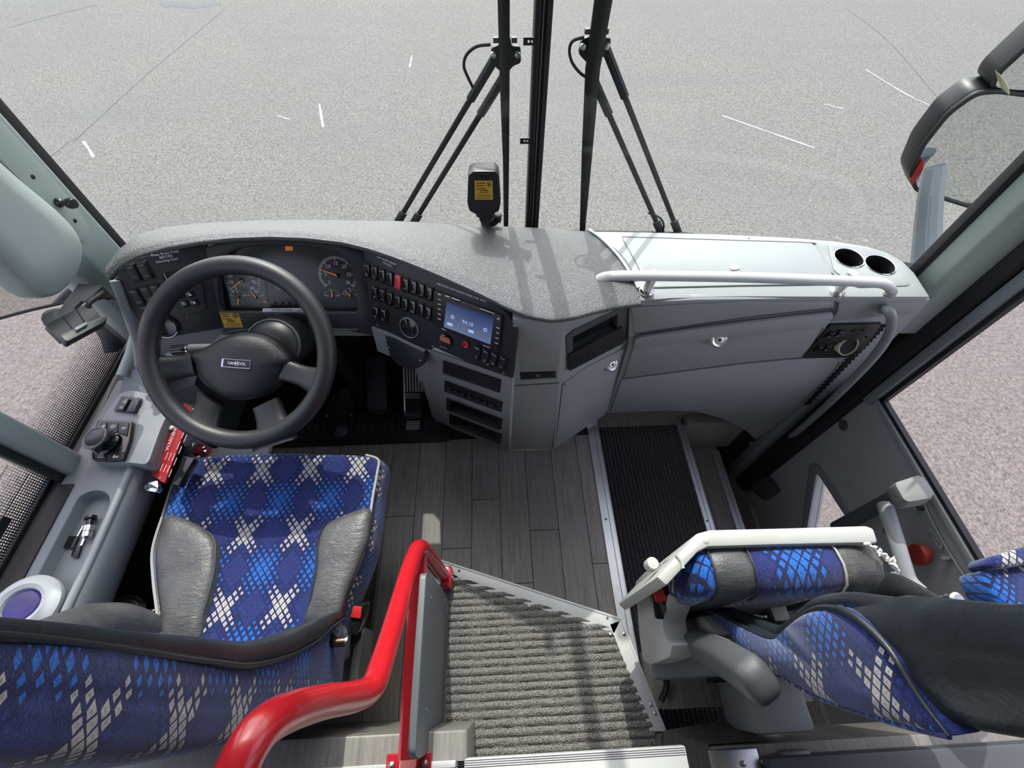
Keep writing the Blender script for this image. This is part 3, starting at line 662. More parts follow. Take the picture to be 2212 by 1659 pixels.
dial(*c5(1150, 575), 40, 225, -45, 32, 4, ['0', '10', '20', '30', '40', '50', '60', '70', '80'], nd=215)
for (x, y, nm, nd) in ((1125, 725, ['0', '75', '150'], 250), (1275, 725, ['0', '1/2', '1/1'], 120), (1925, 725, ['100', '', '250'], 85), (2085, 715, ['0', '75', '150'], 130)):
    dial(*c5(x, y), 19, 160, 20, 8, 4, nm, nd=nd)
pprism('lcd', FC, [c5(*p) for p in ((1112, 590), (1218, 592), (1220, 635), (1118, 632))], -.003, -.0024, 'lcd_grey', gauge)
pprism('lcd', FC, [c5(*p) for p in ((1430, 600), (1640, 598), (1650, 660), (1436, 662))], -.004, -.003, 'gloss_black', gauge)
for k in range(6): lathe('reset_button', FC.w(*c5(1440 + 58 * k, 770), -.004), FC.n, [(.0032, 0), (.003, .004), (0, .0045)], 'black_plastic', gauge, n=10)
text('maker_name', 'VANHOOL', FC, *FC.uv(*c5(1590, 698)), .0085, 'dim_print', gauge, c=-.003)
icon(FC, *FC.uv(*c5(1350, 760)), .0035, 'mirror', -.002, gauge, 'needle_orange')
pprism('warning_lamp', FC, [c5(*p) for p in ((1520, 282), (1583, 282), (1585, 322), (1525, 324))], -.004, -.002, 'orange_lamp', gauge)
ws = pprism('paper_strip', FC, [c5(*p) for p in ((1362, 800), (1735, 798), (1738, 824), (1355, 826))], .014, .0175, 'white_label', dash)
text('strip_text', 'H:11.5FT x W:8.5FT x L:45FT', FC, *FC.uv(*c5(1570, 812)), .0065, 'black_print', ws, c=.0178, sx=1.0)
def sticker(fr, quad, h, parent, c=0):
    s = pprism('warning_sticker', fr, quad, h, h + .0008, 'yellow_label', parent, c=h)
    q = [V(p) for p in fr.uvs(quad, h)]; o = q[0]; ex = q[1] - q[0]; ey = q[3] - q[0]; W_ = ex.length; H_ = ey.length; ang = math.atan2(ex.y, ex.x)
    def at(u, v): p = o + ex * u + ey * v; return p.x, p.y
    for t, u, v, sz in (('NO EMAILING', .08, .12, .095), ('NO TEXTING', .08, .26, .095), ('NO HANDHELD', .08, .42, .095), ('CELL PHONES', .26, .52, .095), ('while driving a CMV', .26, .61, .075)):
        a, b = at(u, v); text('sticker_text', t, fr, a, b, H_ * sz, 'black_print', s, ang, c=h + .001, ax='LEFT', sx=.78)
    for v in (.72, .79, .86, .93): a0, b0 = at(.1, v); a1, b1 = at(.92 if v < .9 else .85, v); mk('text_rule', [fr.p(a0, b0 - .0004, h + .0011), fr.p(a1, b1 - .0004, h + .0011), fr.p(a1, b1 + .0005, h + .0011), fr.p(a0, b0 + .0005, h + .0011)], [(0, 1, 2, 3)], 'black_print', s, smooth=False)
    a, b = at(.8, .2); r = W_ * .13
    tube('ban_ring', [fr.p(x, y, h + .001) for x, y in circ(r, a, b, 18)], r * .1, 'black_print', s, n=4, closed=True)
    tube('ban_bar', [fr.p(a - r * .7, b + r * .7, h + .001), fr.p(a + r * .7, b - r * .7, h + .001)], r * .1, 'black_print', s, n=4)
    tube('phone_mark', [fr.p(a + r * .35, b + r * .5, h + .001), fr.p(a - r * .3, b - r * .5, h + .001)], r * .16, 'black_print', s, n=4)
sticker(FC, [c5(*p) for p in ((965, 852), (1125, 850), (1167, 975), (1012, 978))], .014, dash)
# --- rocker switch
def rocker(fr, px, py, par, w_=.0175, h_=.037, mat='gloss_black', ic=None, base=.0, ang=0.0, bez=True):
    a, b = fr.uv(px, py, base)
    if bez: prism('bezel', fr, rnd(rect(w_ + .006, h_ + .006, a, b), .004, 3), base, base + .0025, 'black_plastic', par, bevel=.0007, bseg=1)
    s = prism('rocker_switch', fr, rnd(rect(w_, h_, a, b), .004, 3), base, base + .007, mat, par, bevel=.002)
    tube('switch_edge', [fr.p(a - w_ * .3, b + h_ * .36, base + .0072), fr.p(a + w_ * .3, b + h_ * .36, base + .0072)], .0006, 'dim_print', s, n=4)
    if ic: icon(fr, a, b - h_ * .27, w_ * .2, ic, base + .0073, s)
    return s
# --- left switch panel
lp = pprism('left_switch_panel', FL, [(249, 604), (257, 580), (300, 558), (360, 541), (442, 528), (470, 548), (493, 707), (325, 735), (310, 715)], -.012, 0, 'panel_black', dash, bevel=.002)
for i, s in enumerate(('Press Brake Pedal', 'BEFORE', 'Selecting Gear')): text('panel_text', s, FL, *FL.uv(357 + i * 2, 547 + i * 7.5), .0085, 'white_print', lp, c=.0012)
for px, py, ic in ((290, 590, 'arc'), (315, 585, 'two'), (297, 642, 'oval'), (321, 636, 'arc'), (341, 632, 'ring')): rocker(FL, px, py, lp, .02, .042, 'black_plastic', ic)
for px, py in ((291, 623), (310, 665)): tube('label_bar', [FL.w(px - 6, py + 1, .001), FL.w(px + 7, py - 1, .001)], .0012, 'dim_print', lp, n=4)
pprism('keypad', FL, [(375, 622), (438, 612), (446, 668), (384, 678)], 0, .003, 'black_plastic', lp, r=.006)
for px, py, ic in ((411, 635, '\u25b2'), (400, 656, 'D'), (421, 654, '\u25bc'), (390, 638, 'R')):
    a, b = FL.uv(px, py, .003); k = prism('key', FL, rnd(rect(.017, .017, a, b), .004, 3), .003, .006, 'gloss_black', lp, bevel=.001)
    if ic in 'DR': text('key_letter', ic, FL, a, b, .011, 'white_print' if ic == 'D' else 'dim_print', k, c=.0064)
    else:
        s = 1 if ic == '\u25b2' else -1; mk('key_arrow', [FL.p(a - .004, b - .0035 * s, .0064), FL.p(a + .004, b - .0035 * s, .0064), FL.p(a, b + .004 * s, .0064)], [(0, 1, 2)], 'white_print', k, smooth=False)
pprism('card_slot', FL, [(350, 590), (398, 580), (402, 602), (355, 612)], 0, .003, 'deep_black', lp); tube('slot_mark', [FL.w(354, 590, .004), FL.w(361, 606, .004)], .0008, 'white_print', lp, n=4)
lathe('ignition_ring', FL.w(358, 705, .0), FL.n, [(.030, 0), (.031, .006), (.026, .009), (.024, .003), (.02, .002)], 'gloss_black', lp, n=28)
tube('ring_mark', [FL.p(FL.uv(358, 705)[0] + .028 * math.cos(t), FL.uv(358, 705)[1] + .028 * math.sin(t), .009) for t in [-2.2 + .1 * i for i in range(16)]], .0013, 'white_print', lp, n=5)
tube('ring_mark', [FL.p(FL.uv(415, 683)[0] - .012 + .002 * math.cos(t), FL.uv(415, 683)[1] + .002 * math.sin(t), .001) for t in [.7 * i for i in range(9)]], .0004, 'dim_print', lp, n=4)
tube('label_bar', [FL.w(413, 683, .0), FL.w(446, 676, .0)], .0008, 'dark_grey', lp, n=4)
# grey fairing around the left panel
tube('panel_edge', cr([FL.w(*p, .0) for p in ((248, 606), (262, 640), (280, 690), (296, 740), (302, 790))], 4), .011, 'grey_plastic', dash, n=10)
mk('lower_fairing', [FL.w(303, 722, -.004), FL.w(495, 704, -.004), FL.w(500, 724, -.004), Zp(440, 760, .64), Zp(420, 830, .56), Zp(330, 860, .56), Zp(296, 800, .62)], [(0, 1, 2, 3, 4, 5, 6)], 'grey_plastic', dash, smooth=False)
mk('kick_panel', [Zp(420, 830, .56), Zp(330, 860, .56), Zp(342, 900, .5), Zp(400, 965, .42), Zp(455, 940, .30), Zp(470, 880, .35)], [(0, 1, 2, 3, 4, 5)], 'console_grey', dash, smooth=False)
# --- right switch panel
rp_ = pprism('right_switch_panel', FRP, [(784, 542), (860, 562), (940, 596), (1020, 634), (1085, 667), (1110, 696), (1117, 718), (1107, 818), (962, 768), (804, 712)], -.012, 0, 'panel_black', dash, bevel=.002)
icons = ['oval', 'ring', 'slash', 'dots', 'bar', 'arc', 'two', 'bar', 'slash']
for i, p in enumerate(((927, 410), (993, 430), (1057, 455), (1122, 480), (1193, 508), (1258, 535), (1327, 557), (1392, 582), (1460, 610))):
    rocker(FRP, *c6(*p), rp_, .0175, .036, 'red_plastic' if i == 4 else 'gloss_black', icons[i])
for i, p in enumerate(((997, 600), (1060, 622), (1123, 650), (1188, 676), (1252, 700), (1318, 722), (1387, 748), (1450, 778))):
    rocker(FRP, *c6(*p), rp_, .0175, .036, 'gloss_black', ['cross', 'bar', 'bar', 'bar', 'bar', 'mirror', None, 'seat'][i])
for p in ((1003, 768), (1070, 792)): rocker(FRP, *c6(*p), rp_, .0175, .036, 'gloss_black', 'oval')
for i, p in enumerate(((1865, 1112), (1937, 1142), (2007, 1168), (2080, 1198))): rocker(FRP, *c6(*p), rp_, .0175, .038, 'gloss_black', ['arrow', 'oval', 'lamp', 'cross'][i])
tube('lamp_bar', [FRP.w(*c6(1900, 1192), .003), FRP.w(*c6(1955, 1212), .003)], .002, 'needle_orange', rp_, n=6)
pl_ = pprism('height_plate', FRP, [c6(*p) for p in ((1020, 285), (1170, 350), (1165, 398), (1018, 332))], 0, .0012, 'black_plastic', rp_, r=.003)
pang = lambda p, q, fr: math.atan2(fr.uv(*q)[1] - fr.uv(*p)[1], fr.uv(*q)[0] - fr.uv(*p)[0])
an = pang(c6(1020, 305), c6(1165, 368), FRP)
text('plate_text', 'CAUTION HEIGHT', FRP, *FRP.uv(*c6(1092, 328)), .0068, 'white_print', pl_, an, c=.0016); text('plate_text', '11ft 5inch', FRP, *FRP.uv(*c6(1092, 355)), .0068, 'white_print', pl_, an, c=.0016)
text('fuel_notice', 'USE ULTRA LOW-SULFUR DIESEL FUEL ONLY', FRP, *FRP.uv(*c6(1728, 599)), .0066, 'white_print', rp_, pang(c6(1560, 530), c6(1900, 655), FRP), sx=1.0)
# round air outlet
a, b = FRP.uv(*c6(1283, 898)); o_ = FRP.p(a, b, 0)
vent = lathe('air_outlet', o_, FRP.n, [(.0285, 0), (.0285, .004), (.0265, .006), (.0255, .003)], 'grey_plastic', rp_, n=32, cap=False)
lathe('outlet_disc', o_, FRP.n, [(.0255, .002), (.0255, .003), (.012, .006), (0, .0065)], 'gloss_black', vent, n=28); prism('outlet_flap', FRP, rect(.034, .004, a, b + .004), .004, .008, 'black_plastic', vent)
# radio with screen
rq = [c6(*p) for p in ((1505, 577), (2085, 790), (2050, 1105), (1490, 868))]
radio = pprism('radio', FRP, rq, 0, .008, 'black_plastic', rp_, r=.003, bevel=.0012)
sq = [c6(*p) for p in ((1600, 682), (2003, 818), (1970, 1042), (1575, 892))]
su = FRP.uvs(sq, .009); vsq = [FRP.p(a, b, .0095) for a, b in su]; uvm = {0: (0, 1), 1: (1, 1), 2: (1, 0), 3: (0, 0)}
scn = mk('screen', vsq + [FRP.p(a, b, .006) for a, b in su], [(0, 1, 2, 3), (0, 1, 5, 4), (1, 2, 6, 5), (2, 3, 7, 6), (3, 0, 4, 7)], 'display', radio, smooth=False, uv=lambda p: uvm[min(range(4), key=lambda i: (vsq[i] - p).length)])
an = pang(sq[0], sq[1], FRP)
text('frequency', '94.10', FRP, *FRP.uv(*c6(1795, 850)), .0135, 'display_print', scn, an, c=.0102)
for px in ((1668, 797), (1945, 905)): tube('dial_icon', [FRP.p(FRP.uv(*c6(*px))[0] + .0038 * math.cos(t), FRP.uv(*c6(*px))[1] + .0038 * math.sin(t), .0101) for t in [i * math.pi / 6 for i in range(12)]], .0012, 'display_print', scn, n=4, closed=True)
for k in range(6):
    x, y = 1645 + 60 * k, 855 + 20.5 * k; pprism('preset_tile', FRP, [c6(x - 24, y - 16), c6(x + 22, y + 0), c6(x + 20, y + 22), c6(x - 26, y + 6)], .0095, .0102, 'display_print' if k % 3 == 0 else 'dim_print', scn)
for k in range(6): tube('button_mark', [FRP.w(*c6(1523, 612 + 42 * k), .0085), FRP.w(*c6(1549, 622 + 42 * k), .0085)], .0009, 'white_print', radio, n=4)
for k in range(4): tube('button_mark', [FRP.w(*c6(2022 - 4 * k, 897 + 44 * k), .0085), FRP.w(*c6(2050 - 4 * k, 907 + 44 * k), .0085)], .0009, 'white_print', radio, n=4)
for p, q in (((1590, 628), (1622, 640)), ((1645, 648), (1710, 670)), ((1885, 738), (2005, 780)), ((1905, 1048), (1970, 1072)), ((1556, 908), (1596, 924))): tube('maker_mark', [FRP.w(*c6(*p), .0085), FRP.w(*c6(*q), .0085)], .0012, 'dim_print', radio, n=4)
mk('eject_mark', [FRP.w(*c6(2026, 826), .0088), FRP.w(*c6(2052, 836), .0088), FRP.w(*c6(2041, 812), .0088)], [(0, 1, 2)], 'white_print', radio, smooth=False)
tube('disc_slot', [FRP.w(*c6(1660, 668), .0085), FRP.w(*c6(1980, 790), .0085)], .0015, 'deep_black', radio, n=4)
lathe('volume_knob', FRP.w(*c6(2020, 1055), .008), FRP.n, [(.007, 0), (.0065, .008), (0, .0085)], 'gloss_black', radio, n=16)
# round orange timer, red ring socket
tm = lathe('heater_timer', FRP.w(*c6(1588, 1012)), FRP.n, [(.0195, 0), (.0195, .006), (.017, .009), (0, .009)], 'gloss_black', rp_, n=28)
pprism('timer_screen', FRP, [c6(*p) for p in ((1545, 968), (1625, 996), (1628, 1040), (1545, 1005))], .009, .0098, 'lcd_orange', tm, c=.009)
for k in range(4): lathe('timer_button', FRP.w(*c6(1545 + 18 * k, 1060 + 6 * k), .009), FRP.n, [(.0014, 0), (0, .0012)], 'white_print', tm, n=6)
lathe('red_socket', FRP.w(*c6(1765, 1037)), FRP.n, [(.009, 0), (.0095, .004), (.008, .006), (.006, .004), (.0055, .001), (0, .001)], 'red_plastic', rp_, n=20)
for p in ((1010, 878), (1482, 1060), (2085, 1288)): screw(FRP.w(*c6(*p)), FRP.n, rp_, .0022, 'dim_print')
# grey shelf and black knee pad under the right panel
pprism('panel_ledge', FRP, [c6(*p) for p in ((965, 885), (1090, 930), (1420, 1085), (1415, 1105), (1090, 960), (1130, 1140), (1020, 1095))], -.006, .006, 'grey_plastic', dash, bevel=.002)
kp = pprism('knee_pad', FRP, cr2([c6(*p) for p in ((1095, 950), (1250, 1015), (1413, 1103), (1408, 1190), (1375, 1235), (1325, 1250), (1240, 1238), (1160, 1180), (1110, 1090))], 3, True), -.02, .006, 'panel_black', dash, bevel=.003)
for p in ((1108, 1068), (1375, 1180)): screw(FRP.w(*c6(*p), .006), FRP.n, kp, .0025)
tube('cluster_lower_edge', cr([FC.w(*c5(*p), .016) for p in ((990, 1030), (1130, 1000), (1290, 985), (1350, 920), (1430, 870), (1560, 848), (1700, 860), (1770, 900), (1900, 985), (2150, 995))], 4), .003, 'dark_grey', dash, n=6)
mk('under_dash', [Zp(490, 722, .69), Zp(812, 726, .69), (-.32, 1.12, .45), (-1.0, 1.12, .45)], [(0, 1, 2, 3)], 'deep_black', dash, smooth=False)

# ================================================================ centre console tower
tw = thing('console_tower', 'grey angled console tower with pockets between driver and entrance', 'console', (.05, .78, 0))
E1b, E2b, E3b = Zp(1100, 970, .03), Zp(1197, 968, .03), Zp(1310, 893, .07)
E1t, E2t, E3t = FRP.w(1112, 700, -.002), Zp(1213, 694, .85), Zp(1357, 658, .83)
FA = fr3(FRP.w(962, 768, -.004), FRP.w(1107, 817, -.004), E1b); 
if FA.n.dot(CAM - FA.o) < 0: FA = Fr(FA.o, FA.u, -FA.v)
FB = Fr(E1b, E2b - E1b, E1t - E1b); FCc = Fr(E2b, E3b - E2b, E2t - E2b)
def pods(poly): return FA.uvs([c7(*p) for p in poly])
pod1 = rnd(pods(((812, 735), (1340, 912), (1325, 1050), (808, 868))), .006); pod2 = rnd(pods(((826, 915), (1356, 1112), (1335, 1222), (826, 1035))), .006)
pod3 = rnd(pods(((848, 1072), (1352, 1265), (1335, 1365), (845, 1182))), .006); pod4 = rnd(pods(((872, 1212), (1346, 1400), (1330, 1493), (878, 1308))), .006)
faceA = FA.uvs([c7(*p) for p in ((655, 655), (735, 640), (1080, 770), (1437, 900), (1407, 1548), (1100, 1430), (765, 1300), (715, 1230), (680, 1100), (630, 930), (560, 815), (620, 780), (650, 720))])
prism('pod_face', FA, faceA, -.02, 0, 'console_grey', tw, holes=[pod1, pod2, pod3, pod4], bevel=.0025)
mk('tower_side', [FA.p(*FA.uv(*c7(765, 1300)), 0), FA.p(*FA.uv(*c7(680, 1100)), 0), FA.p(*FA.uv(*c7(560, 815)), 0), V((-.25, 1.1, .6)), V((-.2, 1.1, .03))], [(0, 1, 2, 3, 4)], 'console_grey', tw, smooth=False)
def pocket(poly, depth, mat, name): return prism(name, FA, inset(poly, 1.02), -.02 - depth, -.02 - depth + .003, mat, tw)
pk = prism('blank_drawer', FA, inset(pod1, .96), -.016, -.004, 'panel_black', tw, bevel=.002)
sp_ = prism('switch_strip', FA, inset(pod2, .99), -.016, -.005, 'panel_black', tw, bevel=.001)
for i, p in enumerate(((882, 990), (945, 1013), (1005, 1040), (1070, 1065), (1137, 1090), (1200, 1113), (1265, 1137))):
    rocker(FA, *c7(*p), sp_, .014, .021, 'black_plastic' if i != 1 else 'gloss_black', 'arrow' if i == 1 else ('bar' if i == 0 else None), base=-.005, bez=False)
for q in (pod3, pod4):
    prism('pocket_back', FA, inset(q, 1.03), -.075, -.07, 'deep_black', tw)
    prism('pocket_frame', FA, inset(q, .995), -.07, .002, 'black_plastic', tw, holes=[rnd([(a, b) for a, b in inset(q, .86)], .004)], bevel=.0015)
# front faces towards the aisle
fb = FB.uvs([(1108, 690), (1165, 690), (1215, 690), (1199, 968), (1100, 970)])
slot = rnd(FB.uvs([c8(*p) for p in ((245, 1360), (558, 1350), (556, 1412), (250, 1432))]), .003)
prism('front_face', FB, fb, -.02, 0, 'console_grey', tw, holes=[slot], bevel=.002)
sb = prism('seat_heat_switch', FB, inset(slot, .96), -.015, -.003, 'gloss_black', tw, bevel=.002); icon(FB, *FB.uv(*c8(402, 1394)), .006, 'seat', -.002, sb, 'white_print')
tube('seam', [FB.w(*c8(165, 1475), .001), FB.w(*c8(585, 1450), .001)], .0018, 'dark_grey', tw, n=5)
for p in ((165, 1450), (172, 1378)): screw(FB.w(*c8(*p)) + FB.n * .001, FB.n, tw, .003, 'dark_grey')
fc = FCc.uvs([(1213, 694), (1240, 682), (1300, 667), (1357, 655), (1356, 748), (1311, 893), (1199, 968)])
cub = rnd(FCc.uvs([c8(*p) for p in ((636, 1050), (700, 995), (1130, 795), (1182, 792), (1168, 1075), (1110, 1108), (650, 1338))]), .006)
prism('angled_face', FCc, fc, -.02, 0, 'console_grey', tw, holes=[cub], bevel=.002)
cin = rnd(FCc.uvs([c8(*p) for p in ((698, 1055), (1082, 858), (1076, 985), (698, 1185))]), .005)
prism('cubby_frame', FCc, inset(cub, .985), -.03, .002, 'dark_grey', tw, holes=[cin], bevel=.0025)
prism('cubby_back', FCc, inset(cin, 1.1), -.09, -.085, 'deep_black', tw)
for (p, q) in ((0, 1),): prism('cubby_floor', FCc, FCc.uvs([c8(*p) for p in ((690, 1180), (1080, 975), (1080, 985), (690, 1192))]), -.09, -.02, 'deep_black', tw)
pprism('cubby_lip', FCc, [c8(*p) for p in ((655, 1195), (1112, 955), (1110, 1095), (655, 1330))], .0, .010, 'panel_black', tw, r=.004, bevel=.003)
dl = pprism('locker_door', FCc, [c8(*p) for p in ((612, 1452), (820, 1310), (1160, 1138), (1000, 1680), (548, 1990))], 0, .004, 'console_grey', tw, bevel=.002)
def latch(fr, px, py, r, par, base):
    o = fr.w(px, py, base); ax = (fr.n + V((0, 0, .75))).normalized()
    lathe('latch_boss', o - ax * .02, ax, [(r * 1.08, 0), (r * 1.08, .018), (r, .0205)], 'console_grey', par, n=28)
    l = lathe('latch', o, ax, [(r, 0), (r, .003), (r * .85, .006), (r * .62, .004), (r * .58, .002)], 'satin_metal', par, n=28)
    lathe('latch_core', o, ax, [(r * .55, .001), (r * .5, .006), (r * .42, .0065), (0, .0065)], 'steel', l, n=24)
    lathe('key_hole', o + ax * .0062, ax, [(r * .2, 0), (r * .18, .0012), (0, .0012)], 'deep_black', l, n=14)
latch(FCc, *c8(1030, 1290), .0235, dl, .004)
screw(FCc.w(*c8(628, 1462), .004), FCc.n, dl, .0035, 'dark_grey')
for e0, e1, nm in ((E1t, E1b, 'corner_edge'), (E2t, E2b, 'corner_edge'), (FCc.w(1356, 748), E3b, 'dark_gap')):
    tube(nm, [e0, e1], .005 if nm == 'corner_edge' else .004, 'console_grey' if nm == 'corner_edge' else 'dark_grey', tw, n=8)

# ================================================================ cabinet in front of the guide seat
cb = thing('dash_cabinet', 'grey dash cabinet with glove box flap and pale shelf on the entrance side', 'cabinet', (.8, .9, 0))
SH = .80
FD_ = fr3(Zp(1380, 655, .79), Zp(1960, 645, .785), Zp(1400, 890, .08))
if FD_.n.dot(CAM - FD_.o) < 0: FD_ = Fr(FD_.o, FD_.u, -FD_.v)
c9 = lambda x, y: (1600 + .25316 * x, 460 + .25316 * y)
grille_px = [(1905, 695), (1918, 703), (1768, 870), (1740, 872), (1760, 845)]
face = [(1360, 655), (1500, 648), (1700, 645), (1960, 644), (2010, 648), (1990, 672), (1780, 885), (1700, 962), (1668, 990), (1640, 958), (1610, 930), (1560, 905), (1510, 890), (1440, 887), (1311, 893), (1357, 748)]
prism('fascia', FD_, FD_.uvs(face), -.02, 0, 'console_grey', cb, bevel=.003)
mk('under_skirt', [FD_.w(*p, -.01) for p in ((1490, 885), (1560, 905), (1610, 930), (1645, 955), (1690, 965))] + [V((1.2, 1.0, -.12)), V((1.0, 1.0, -.02)), V((.85, 1.0, .03))], [(0, 1, 2, 3, 4, 5, 6, 7)], 'console_grey', cb, smooth=False)
# flap with pull ridge
fl_ = pprism('glove_flap', FD_, [(1368, 748), (1480, 735), (1600, 716), (1755, 698), (1792, 680), (1800, 668), (1782, 705), (1728, 770), (1600, 782), (1347, 815), (1360, 770)], 0, .006, 'console_grey', cb, bevel=.002)
rdg = [(1366, 745), (1370, 724), (1385, 720), (1480, 706), (1600, 690), (1700, 678), (1795, 668), (1797, 676), (1780, 698), (1640, 712), (1585, 718), (1480, 730), (1400, 742)]
pprism('pull_ridge', FD_, rdg, .004, .016, 'console_grey', fl_, bevel=.004)
latch(FD_, 1553, 733, .0245, fl_, .0165)
pprism('lower_panel', FD_, [(1342, 818), (1600, 785), (1728, 773), (1800, 770), (1812, 778), (1810, 790), (1740, 860), (1690, 905), (1640, 930), (1600, 918), (1560, 902), (1510, 886), (1440, 882), (1318, 888)], 0, .006, 'console_grey', cb, bevel=.003)
pprism('upper_panel', FD_, [(1362, 662), (1600, 650), (1805, 650), (1800, 664), (1600, 685), (1480, 702), (1372, 718)], 0, .004, 'console_grey', cb, bevel=.002)
pprism('corner_panel', FD_, [(1810, 650), (1990, 648), (1970, 672), (1930, 676), (1792, 690), (1808, 668)], 0, .008, 'console_grey', cb, bevel=.003)
# black switch plate with outlet
sw = pprism('switch_plate', FD_, [(1790, 698), (1903, 695), (1862, 752), (1842, 768), (1735, 769), (1745, 755)], 0, .008, 'black_plastic', cb, r=.004, bevel=.0012)
for p in ((760, 1030), (835, 1020), (665, 1150), (735, 1145)): rocker(FD_, *c9(*p), sw, .017, .028, 'gloss_black', 'oval' if p[0] != 665 else None, base=.008)
for p in ((962, 1003), (1045, 1000), (1070, 1055)): lathe('blank_plug', FD_.w(*c9(*p), .008), FD_.n, [(.008 if p[0] < 1000 else .004, 0), (.007 if p[0] < 1000 else .0035, .002), (0, .0022)], 'deep_black', sw, n=14)
AXO = (FD_.n + V((0, 0, .6))).normalized()
ov = lathe('air_outlet', FD_.w(1830, 747, .014), AXO, [(.030, -.014), (.030, 0), (.0305, .006), (.027, .008), (.026, -.02)], 'ivory_light', sw, n=32, cap=False)
lathe('outlet_well', FD_.w(1830, 747, .014), AXO, [(.0265, .002), (.0265, -.001), (0, -.0015)], 'deep_black', ov, n=28)
for k in range(22):
    t = k / 21; x, y = 1906 - (1906 - 1748) * t, 703 + (868 - 703) * t; pprism('louvre', FD_, [(x - 14 + 4 * t, y + 1), (x + 8 - 3 * t, y - 4), (x + 7 - 3 * t, y), (x - 15 + 4 * t, y + 5)], .001, .0075, 'deep_black', cb)
for sg in (((1372, 721), (1480, 705), (1600, 688), (1700, 676), (1797, 666)), ((1345, 817), (1600, 784), (1728, 772), (1805, 769)), ((1806, 652), (1803, 668), (1782, 702), (1735, 770)), ((1790, 689), (1860, 682), (1930, 676), (1960, 674)), ((1730, 868), (1790, 812), (1812, 782))):
    tube('panel_gap_shade', cr([FD_.w(x, y, .005) for x, y in sg], 4), .0022, 'dark_grey', cb, n=6)  # dark tubes draw panel gaps and paint the shadow line under the upper panel
# shelf top with tray lid and two cup holders
FS = Fr((0, 0, SH), (1, 0, 0), (0, 1, 0))
def spx(pts): return FS.uvs(pts)
cups = [(1832, 559), (1899, 574)]
holes = []
for x, y in cups: a, b = FS.uv(x, y); holes.append(circ(.0392, a, b, 28))
tray = [(1342, 512), (1600, 521), (1750, 526), (1762, 533), (1797, 590), (1790, 612), (1600, 607), (1420, 603), (1388, 598), (1372, 565)]
top = [(1268, 500), (1400, 502), (1550, 506), (1700, 513), (1800, 521), (1870, 532), (1915, 545), (1950, 565), (1975, 590), (2008, 641), (1815, 641), (1600, 640), (1450, 644), (1350, 652), (1300, 600)]
prism('shelf', FS, spx(top), -.022, 0, 'shelf_grey', cb, holes=holes, bevel=.004)
pprism('tray_lid', FS, tray, 0, .003, 'shelf_grey', cb, r=.015, bevel=.0012)
tube('lid_groove', cr([FS.w(*p, .002) for p in ((1345, 512), (1600, 520), (1748, 525), (1764, 534), (1800, 592))], 5), .0022, 'mid_grey', cb, n=6)
tube('rear_groove', [FS.w(1390, 622, .001), FS.w(1600, 617, .001), FS.w(1800, 614, .001)], .0025, 'mid_grey', cb, n=6)
cpl = rnd(spx([(1787, 526), (1850, 532), (1895, 545), (1930, 572), (1965, 612), (1960, 618), (1850, 622), (1800, 585)]), .012)
prism('cup_panel', FS, cpl, 0, .0025, 'shelf_grey', cb, holes=holes, bevel=.001)
for (x, y) in cups:
    o = FS.w(x, y, 0); c_ = lathe('cup_holder', o, (0, 0, 1), [(.040, .0025), (.040, .0045), (.0375, .005), (.0365, -.09), (.002, -.0905)], 'deep_black', cb, n=32, cap=False)
    lathe('cup_rim', o, (0, 0, 1), [(.0375, .005), (.0395, .0058), (.041, .004), (.041, .0025)], 'chrome', c_, n=32, cap=False)
pprism('tray_catch', FS, [(1575, 580), (1580, 575), (1592, 576), (1597, 583), (1588, 586), (1578, 586)], .003, .006, 'white_plastic', cb, r=.003)
screw(FS.w(1618, 515, .0), (0, 0, 1), cb, .002, 'mid_grey')
# aluminium grab rail on the shelf
gr = thing('grab_rail', 'pale aluminium grab rail along the edge of the dash shelf', 'rail', tuple(Zp(1600, 620, SH)))
RZ = .865
path = cr([Zp(1282, 612, RZ - .012), Zp(1296, 603, RZ - .003), Zp(1320, 597, RZ), Zp(1400, 596, RZ), Zp(1600, 599, RZ), Zp(1800, 606, RZ), Zp(1890, 610, RZ), Zp(1915, 616, RZ - .006), Zp(1925, 626, RZ - .022), Zp(1922, 634, SH)], 5)
tube('bar', path, .0145, 'white_metal', gr, n=14, up=(0, 0, 1), fl=(1, .8))
tube('end_cap', [Zp(1278, 615, RZ - .014), Zp(1284, 611, RZ - .011)], .0152, 'rubber_black', gr, n=14, fl=(1, .85))
for a, b in (((1408, 606), (1396, 632)), ((1820, 610), (1806, 632))):
    p1 = Zp(*b, SH); p0 = V((p1.x + .004, p1.y + .004, RZ)); ps = tube('post', [p0, p1], .0125, 'aluminium', gr, n=14)
    lathe('post_foot', p1 - V((0, 0, .001)), (0, 0, 1), [(.0185, 0), (.0185, .008), (.014, .012), (.013, .012)], 'chrome', gr, n=20)
# grey curved grab handle by the door
gh = tag(tube('grab_bar', cr([FD_.w(1905, 668, 0), FD_.w(1918, 670, .035), FD_.w(1926, 690, .055), FD_.w(1920, 722, .06), FD_.w(1890, 768, .06), FD_.w(1830, 832, .06), FD_.w(1760, 900, .06), FD_.w(1700, 950, .058), FD_.w(1662, 974, .05), FD_.w(1640, 978, .035), FD_.w(1628, 965, .01), FD_.w(1622, 952, -.005)], 5), .0125, 'grey_plastic', None, n=14), 'long grey curved grab bar beside the entrance door', 'grab bar')
